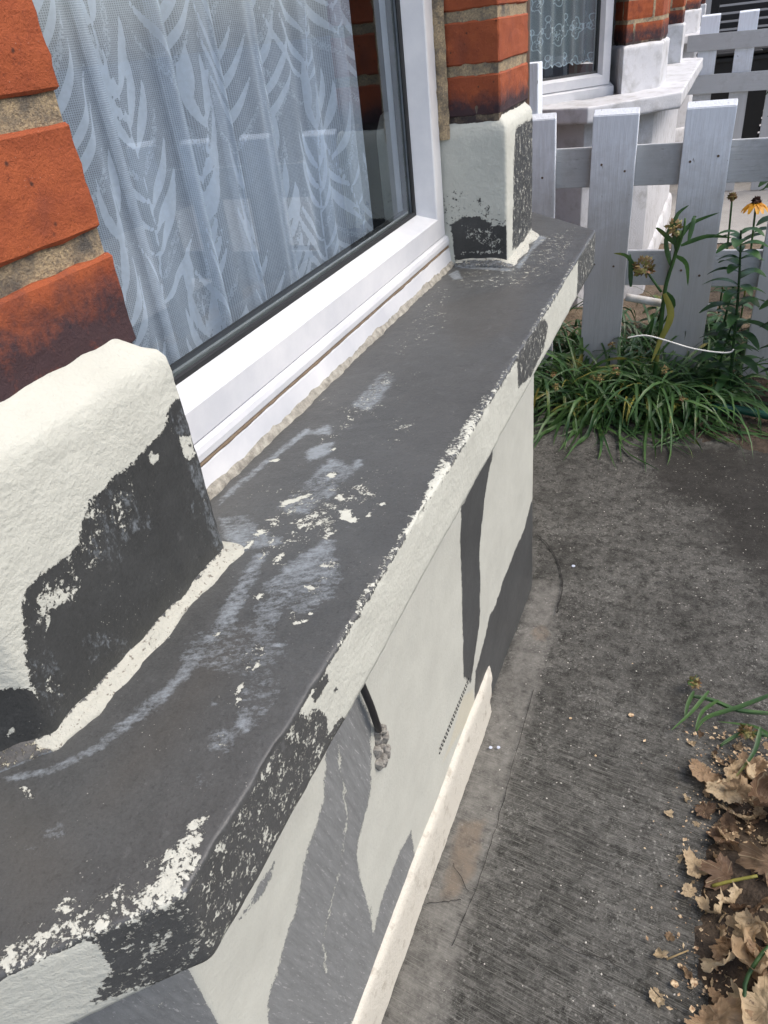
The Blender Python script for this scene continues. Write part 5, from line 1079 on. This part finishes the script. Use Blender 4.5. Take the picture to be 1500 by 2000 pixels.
# ------------------------------------------------------------------ dead leaves, chips and sprigs on the path
def dead_mat():
    m, t, b, o = newmat('dead_leaf'); n = N(t); rd = n.node('ShaderNodeObjectInfo').outputs['Random']
    sx = n.node('ShaderNodeSeparateXYZ'); n.put(sx.inputs[0], n.obj())
    ang = n.m('ARCTAN2', n.m('MULTIPLY', sx.outputs[1], 1.39), sx.outputs[0])
    v1 = n.m('ABSOLUTE', n.m('SINE', n.m('MULTIPLY', ang, 2.5))); v2 = n.m('ABSOLUTE', n.m('SINE', n.m('MULTIPLY_ADD', n.noise(60, 2), 3., n.m('MULTIPLY', ang, 14))))
    vein = n.m('MAXIMUM', n.ramp(v1, .03, .10, 1, 0), n.ramp(v2, .05, .30, .45, 0))
    c = n.mix(n.ramp(rd, .25, .55), (.58, .46, .29), (.38, .26, .15)); c = n.mix(n.ramp(rd, .68, .9), c, (.13, .078, .045))
    c = n.mix(n.ramp(n.noise(40, 6, .7), .45, .68), c, n.mix(.5, c, (.17, .10, .055)))
    c = n.mix(n.ramp(n.noise(140, 4, .7), .60, .68, 0, .75), c, (.07, .045, .03))
    c = n.mix(n.m('MULTIPLY', vein, .45), c, (.60, .48, .30))
    n.put(b.inputs['Base Color'], c); b.inputs['Roughness'].default_value = .65
    n.put(b.inputs['Normal'], n.bump(n.m('ADD', n.noise(170, 4, .7), n.m('MULTIPLY', vein, .8)), .0016, 1.))
    tr = n.node('ShaderNodeBsdfTranslucent'); n.put(tr.inputs[0], c); mx = n.node('ShaderNodeMixShader'); mx.inputs[0].default_value = .3
    t.links.new(b.outputs[0], mx.inputs[1]); t.links.new(tr.outputs[0], mx.inputs[2]); t.links.new(mx.outputs[0], o.inputs[0]); return m
M_['dead'] = dead_mat()
M_['chip'] = simple('pale_chip', (.62, .49, .31), .8, .2, 150, col2=(.20, .11, .055), thr=(.4, .62))
M_['flake'] = simple('paint_drop', (.50, .55, .66), .5, .1, 80)
def leafmesh(name, seed, size, lobes=5, crump=.35, curl=1.2):
    rn = random.Random(seed); nr, na = 9, 60; V = [(0, 0, 0)]; F = []
    ph = rn.uniform(0, 6); tear = rn.uniform(0, 6.28)
    for i in range(1, nr+1):
        for j in range(na):
            a = j*2*math.pi/na; t = i/nr
            rad = size*(.62+.38*abs(math.cos(lobes*.5*(a+ph)))**.8)*(1+.10*math.sin(a*9+ph)+.07*math.sin(a*23)+.05*rn.uniform(-1, 1)*(i == nr))
            rad *= 1-.35*max(0, math.cos(a-tear))**6
            x, y = math.cos(a)*rad*t*1.0, math.sin(a)*rad*t*.72
            p = Vector((x, y, 0)); s = Vector((x, y, seed*1.7))/size
            z = crump*size*(mnoise.noise(s*1.3)*.8+mnoise.noise(s*3.1)*.42+mnoise.noise(s*7)*.22+mnoise.noise(s*15)*.07+.10*abs(math.sin(lobes*.5*(a+ph)))*t)
            V.append((x, y, z))
    V = [Vector(v) for v in V]; ca = rn.uniform(0, 3.1); R2 = Matrix.Rotation(ca, 3, 'Z'); out = []
    for v in V:      # roll the leaf up about an axis
        v = R2 @ v; k = curl/size; th = v.x*k*.8; r = 1/(k*.8); out.append(R2.inverted() @ Vector((math.sin(th)*(r-v.z), v.y, r-math.cos(th)*(r-v.z))))
    for j in range(na): F.append((0, 1+j, 1+(j+1) % na))
    for i in range(nr-1):
        for j in range(na): a, b = 1+i*na+j, 1+i*na+(j+1) % na; F.append((a, a+na, b+na, b))
    me = bpy.data.meshes.new(name); me.from_pydata([tuple(v) for v in out], [], F); me.polygons.foreach_set('use_smooth', [True]*len(me.polygons)); me.materials.append(M_['dead']); return me
metas = [leafmesh('dead_leaf', s, .05, random.Random(s).choice((3, 5, 5)), .30, c) for s, c in ((1, 1.5), (2, .6), (3, 2.1), (4, 1.1), (5, 2.7), (6, .35))]
def dead(me, loc, rot, sc, label, group='dead leaves along the edge of the path'):
    o = bpy.data.objects.new('dead_leaf', me); COL.objects.link(o); o.location = loc; o.rotation_euler = rot; o.scale = (sc, sc, sc); tag(o, label, 'leaf', group); return o
special = [(0, (.385, 1.0, .012), (.2, .1, 2.3), .95, 'long torn tan leaf tip pointing left below the green sprig'),
 (1, (.435, .965, .022), (.25, -.2, .5), .9, 'pale folded leaf beside the long torn leaf under the sprig'),
 (4, (.505, .94, .05), (.5, .3, 1.2), 1.5, 'large brown cupped leaf at the right edge below the sprig'),
 (3, (.395, .905, .012), (.1, .1, 4.), .55, 'small tan leaf left of the largest brown cupped leaf'),
 (2, (.52, .80, .06), (.7, -.5, .4), 1.5, 'big rolled brown leaf with upturned rim at the right edge midway down'),
 (5, (.44, .765, .02), (.15, .1, .2), 1.1, 'spread tan leaf with ragged points lying flat below the rolled leaf'),
 (1, (.385, .775, .012), (.2, .2, 1.8), .8, 'tan leaf with a curled sharp tip at the left of the heap'),
 (0, (.375, .715, .010), (.1, .2, .9), .42, 'small star-shaped leaf scrap left of the heap'),
 (4, (.485, .60, .05), (.4, .6, 2.2), 1.35, 'bright tan crumpled leaf near the bottom right corner'),
 (3, (.43, .585, .03), (.6, .9, 2.8), 1., 'dark shrivelled brown leaf left of the bright crumpled leaf'),
 (2, (.505, .52, .06), (.5, -.3, 5.0), 1.5, 'large folded leaf filling the bottom right corner'),
 (5, (.435, .495, .03), (.3, .3, 3.5), 1.2, 'mottled grey brown leaf at the bottom edge'),
 (4, (.335, .578, .006), (.2, .1, 1.0), .36, 'small curled tan leaf lying alone on bare concrete near the bottom'),
 (0, (.336, .505, .006), (.1, .3, 2.0), .42, 'lone pale leaf scrap nearest the bottom edge of the path'),
 (1, (.326, .88, .005), (.2, .2, .6), .26, 'tiny orange brown leaf lying alone left of the heap')]
for k, loc, rot, sc, lb in special: dead(metas[k], loc, rot, sc, lb, None if sc > .9 else None)
rn = random.Random(5)
for k in range(95):
    y = rn.uniform(.42, 1.08); x = .42+rn.random()**1.3*.30+(.03 if y > .9 else 0); 
    sc = rn.uniform(.3, 1.05); z = .012+max(0, x-.43)*.28*rn.uniform(.4, 1.)
    dead(metas[rn.randrange(6)], (x, y, z), (rn.gauss(0, .6), rn.gauss(0, .6), rn.uniform(0, 6.3)), sc, 'crumpled dead leaf in the heap, '+('just below the green sprig' if y > .90 else 'behind the big rolled leaf' if y > .76 else 'around the yellow-green stalk' if y > .64 else 'behind the bright crumpled leaf' if y > .55 else 'down towards the bottom right corner'))
dead_group = 0
for k in range(130):
    y = rn.uniform(.42, 1.12); x = .43-abs(rn.gauss(0, .045))+rn.random()*.10
    dead(metas[rn.randrange(6)], (x, y, .004+max(0, x-.42)*.2), (rn.gauss(0, .35), rn.gauss(0, .35), rn.uniform(0, 6.3)), rn.uniform(.10, .34), 'small torn scrap of tan leaf on the concrete, '+('close below the green sprig' if y > .92 else 'left of the big rolled leaf' if y > .76 else 'left of the yellow-green stalk' if y > .62 else 'near the bottom edge of the path'), 'leaf scraps along the edge of the path')
# crumbs of dry leaf
mb = MB(); rn = random.Random(9)
for k in range(1500):
    y = rn.uniform(.40, 1.15); x = .455-abs(rn.gauss(0, .07))+(rn.random()*.12); s = rn.choice((.0008, .0012, .0016, .0022, .0032, .005))*rn.uniform(.6, 1.3); c = Vector((x, y, .004+rn.random()*.008+max(0, x-.42)*.12))
    a = rn.uniform(0, 6.3); u = Vector((math.cos(a), math.sin(a), rn.uniform(-.5, .5)))*s; v = Vector((-math.sin(a), math.cos(a), rn.uniform(-.5, .5)))*s*rn.uniform(.4, 1)
    mb.add([c-u, c-v*.8+u*.2, c+u, c+v+u*.1, c-u*.3+v], [(0, 1, 2, 3, 4)])
o = mb.build('leaf_litter', M_['chip']); tag(o, 'crumbs of dry leaf scattered between the bare concrete and the heap', 'litter', kind='stuff')
mb = MB()
for k in range(420):
    y = rn.uniform(.2, 2.4); x = rn.uniform(-.05, .55); s = rn.choice((.0008, .0012, .0018, .0025)); c = Vector((x, y, .0085))
    a = rn.uniform(0, 6.3); u = Vector((math.cos(a), math.sin(a), .1))*s; v = Vector((-math.sin(a), math.cos(a), 0))*s*rn.uniform(.5, 1); mb.add([c-u, c-v, c+u, c+v], [(0, 1, 2, 3)])
M_['grit'] = simple('pale_grit', (.5, .48, .43), .9); tag(mb.build('grit', M_['grit']), 'pale specks of grit over the concrete path', 'grit', kind='stuff')
cl = ['round pale leaf chip alone in the middle of the path', 'small cream chip left of the round pale chip', 'cream crumb below the small chip', None, 'pale crumb above the round chip', None, None, 'pale chip just left of the straw', 'cream chip below the straw', 'yellowish chip near the bottom edge of the path', None]
for i, lb in enumerate(cl):
    if not lb: continue
    p = PTS['chips'][i]; mb = MB(); r = (.0075, .0035, .003, 0, .002, 0, 0, .005, .007, .008, 0)[i]; n = 9
    rim = [(math.cos(a)*r*rn.uniform(.75, 1.15), math.sin(a)*r*rn.uniform(.75, 1.15), rn.uniform(0, .0015)) for a in [j*2*math.pi/n for j in range(n)]]
    mb.add([(x, y, z) for x, y, z in rim]+[(x*.9, y*.9, z+.001) for x, y, z in rim], [tuple(range(n, 2*n))]+[(j, (j+1) % n, n+(j+1) % n, n+j) for j in range(n)])
    tag(mb.build('leaf_chip', M_['chip'], loc=(p[0], p[1], .007)), lb, 'chip', 'pale chips on the path')
for p, lb in zip(PTS['bluedrops'], ('pale blue paint splash nearest the fence on the path', 'left one of two blue paint dots on the path beside the wall', 'right one of two blue paint dots on the path beside the wall')):
    mb = MB(); n = 10; r = .006 if 'splash' in lb else .0045; mb.add([(math.cos(j*.628)*r*rn.uniform(.8, 1.1), math.sin(j*.628)*r, 0) for j in range(n)]+[(0, 0, .0012)], [(j, (j+1) % n, n) for j in range(n)])
    tag(mb.build('paint_drop', M_['flake'], smooth=True, loc=(p[0], p[1], .008)), lb, 'paint drop', 'pale blue paint drops')
mb = MB(); mb.tube([(.346, .573, .010), (.366, .588, .014), (.381, .601, .012)], .0018, 6, .0012); tag(mb.build('straw', M_['straw'], smooth=True), 'short straight straw lying among leaf chips low on the path', 'straw')
mb = MB(); mb.tube(smoothpath([(.415, .735, .02), (.45, .75, .035), (.49, .765, .05)], 3), .0035, 6, .003); tag(mb.build('leaf_stalk', M_['yellow'], smooth=True), 'yellow-green leaf stalk reaching into the heap of dead leaves midway down', 'stalk')
mb = MB(); mb.tube(smoothpath([(.475, .505, .04), (.468, .55, .06), (.485, .59, .08), (.505, .62, .085)], 3), .004, 6, .0035); tag(mb.build('leaf_stalk', M_['blade'], smooth=True), 'thick green stalk curving up through leaves at the bottom right', 'stalk')
sp = tag(empty('green_sprig', (.45, 1.15, 0)), 'uprooted green sprig with narrow leaves lying over dead leaves at the right edge', 'plant')
for i, l in enumerate(PTS['sprig']):
    mb = MB(); L_ = [(p[0], p[1], .015+.018*j if i not in (0, 6) else .03) for j, p in enumerate(reversed(l))]
    if i in (0, 1, 6): mb.tube(smoothpath(L_, 4), .0028, 6, .0022); addpart(sp, mb, 'stem', 'blade')
    mb = MB(); mb.ribbon(smoothpath([(p[0], p[1]+.002, p[2]+.004) for p in reversed(L_)], 4), .010, .3); addpart(sp, mb, 'leaf', 'blade')
mb = MB(); puff(mb, (.352, 1.255, .03), .012, 50, rn, .006); addpart(sp, mb, 'seed_head', 'seed'); mb = MB(); puff(mb, (.47, 1.12, .045), .016, 70, rn, .006); addpart(sp, mb, 'seed_head', 'seed')
# ------------------------------------------------------------------ across the street (seen in the glass)
M_['render'] = simple('pale_render', (.45, .44, .42), .85, .1, 2)
M_['darkglass'] = simple('far_glass', (.03, .035, .045), .1, .1, 2)
M_['roof'] = simple('slate', (.06, .06, .07), .7, .2, 3)
for k in range(5):
    y = -6+k*5.4; e = tag(empty('terrace_house', (22, y, 0)), '%s house of the terrace across the street, counted from the nearest end' % ('first', 'second', 'third', 'fourth', 'fifth')[k], 'house', 'terrace across the street')
    mb = MB(); mb.box((3, 0, 3), (6, 5.38, 6)); mb.build('wall', M_['facade'] if k % 2 else M_['render'], e)
    mb = MB(); mb.add([(-.3, -2.69, 6.005), (-.3, 2.69, 6.005), (6.3, 2.69, 6.005), (6.3, -2.69, 6.005), (3, -2.69, 8.2), (3, 2.69, 8.2)], [(0, 1, 5, 4), (2, 3, 4, 5), (0, 4, 3), (1, 2, 5)]); mb.build('roof', M_['roof'], e)
    for yy, zz, w_, h_ in ((-1.2, 1.6, 1.7, 1.6), (-1.2, 4.3, 1.5, 1.4), (1.4, 4.3, 1.1, 1.4)):
        mb = MB(); mb.box((-.03, yy, zz), (.06, w_, h_)); wf = mb.build('window', M_['upvc'], e); mb = MB(); mb.box((-.065, yy, zz), (.02, w_-.16, h_-.16)); o = mb.build('pane', M_['darkglass']); o.parent = wf
    mb = MB(); mb.box((-.03, 1.6, 1.05), (.06, .95, 2.1)); mb.build('door', M_['hose'], e)
patch_ground('front_garden', 2.6, 4.4, -4, 12, .0, M_['paving'], .002, .3)
# white car parked at the kerb
cp = tag(empty('parked_car', (6.2, 4.2, 0)), 'white hatchback parked at the kerb, seen only as a reflection in the window', 'car')
M_['carw'] = simple('white_car_paint', (.80, .80, .80), .2, .01, 2)
side = [(-2.0, .32), (-2.05, .62), (-1.95, .86), (-1.75, 1.02), (-1.2, 1.42), (.15, 1.46), (.95, 1.04), (1.75, .90), (2.0, .70), (2.02, .32)]
mb = MB(); n = len(side)
V = [(x, y*k, z) for x, k0 in ((-.85, 1), (.85, 1)) for (y, z) in side for k in (1,)]
V = [(x*(.82 if z > 1.1 else 1), y, z) for x, y, z in V]
mb.add(V, [tuple(range(n)), tuple(range(2*n-1, n-1, -1))]+[(j, n+j, n+(j+1) % n, (j+1) % n) for j in range(n)]); mb.build('body', M_['carw'], cp)
for s in (-1, 1):
    mb = MB(); mb.add([(s*.86, -1.45, 1.03), (s*.86, .75, 1.03), (s*.73, .1, 1.39), (s*.73, -1.1, 1.37)], [(0, 1, 2, 3)]); mb.build('side_window', M_['darkglass'], cp)
    for yy in (-1.3, 1.28):
        mb = MB(); mb.tube([(s*.70, yy, .32), (s*.88, yy, .32)], .32, 24); wh = mb.build('wheel', M_['black'], cp); mb = MB(); mb.tube([(s*.87, yy, .32), (s*.89, yy, .32)], .19, 18); o = mb.build('rim', M_['spacer']); o.parent = wh
mb = MB(); mb.add([(-.70, .18, 1.44), (.70, .18, 1.44), (.80, .93, 1.06), (-.80, .93, 1.06)], [(0, 1, 2, 3)]); mb.v = [(x, y+.01, z+.012) for x, y, z in mb.v]; mb.build('windscreen', M_['darkglass'], cp)
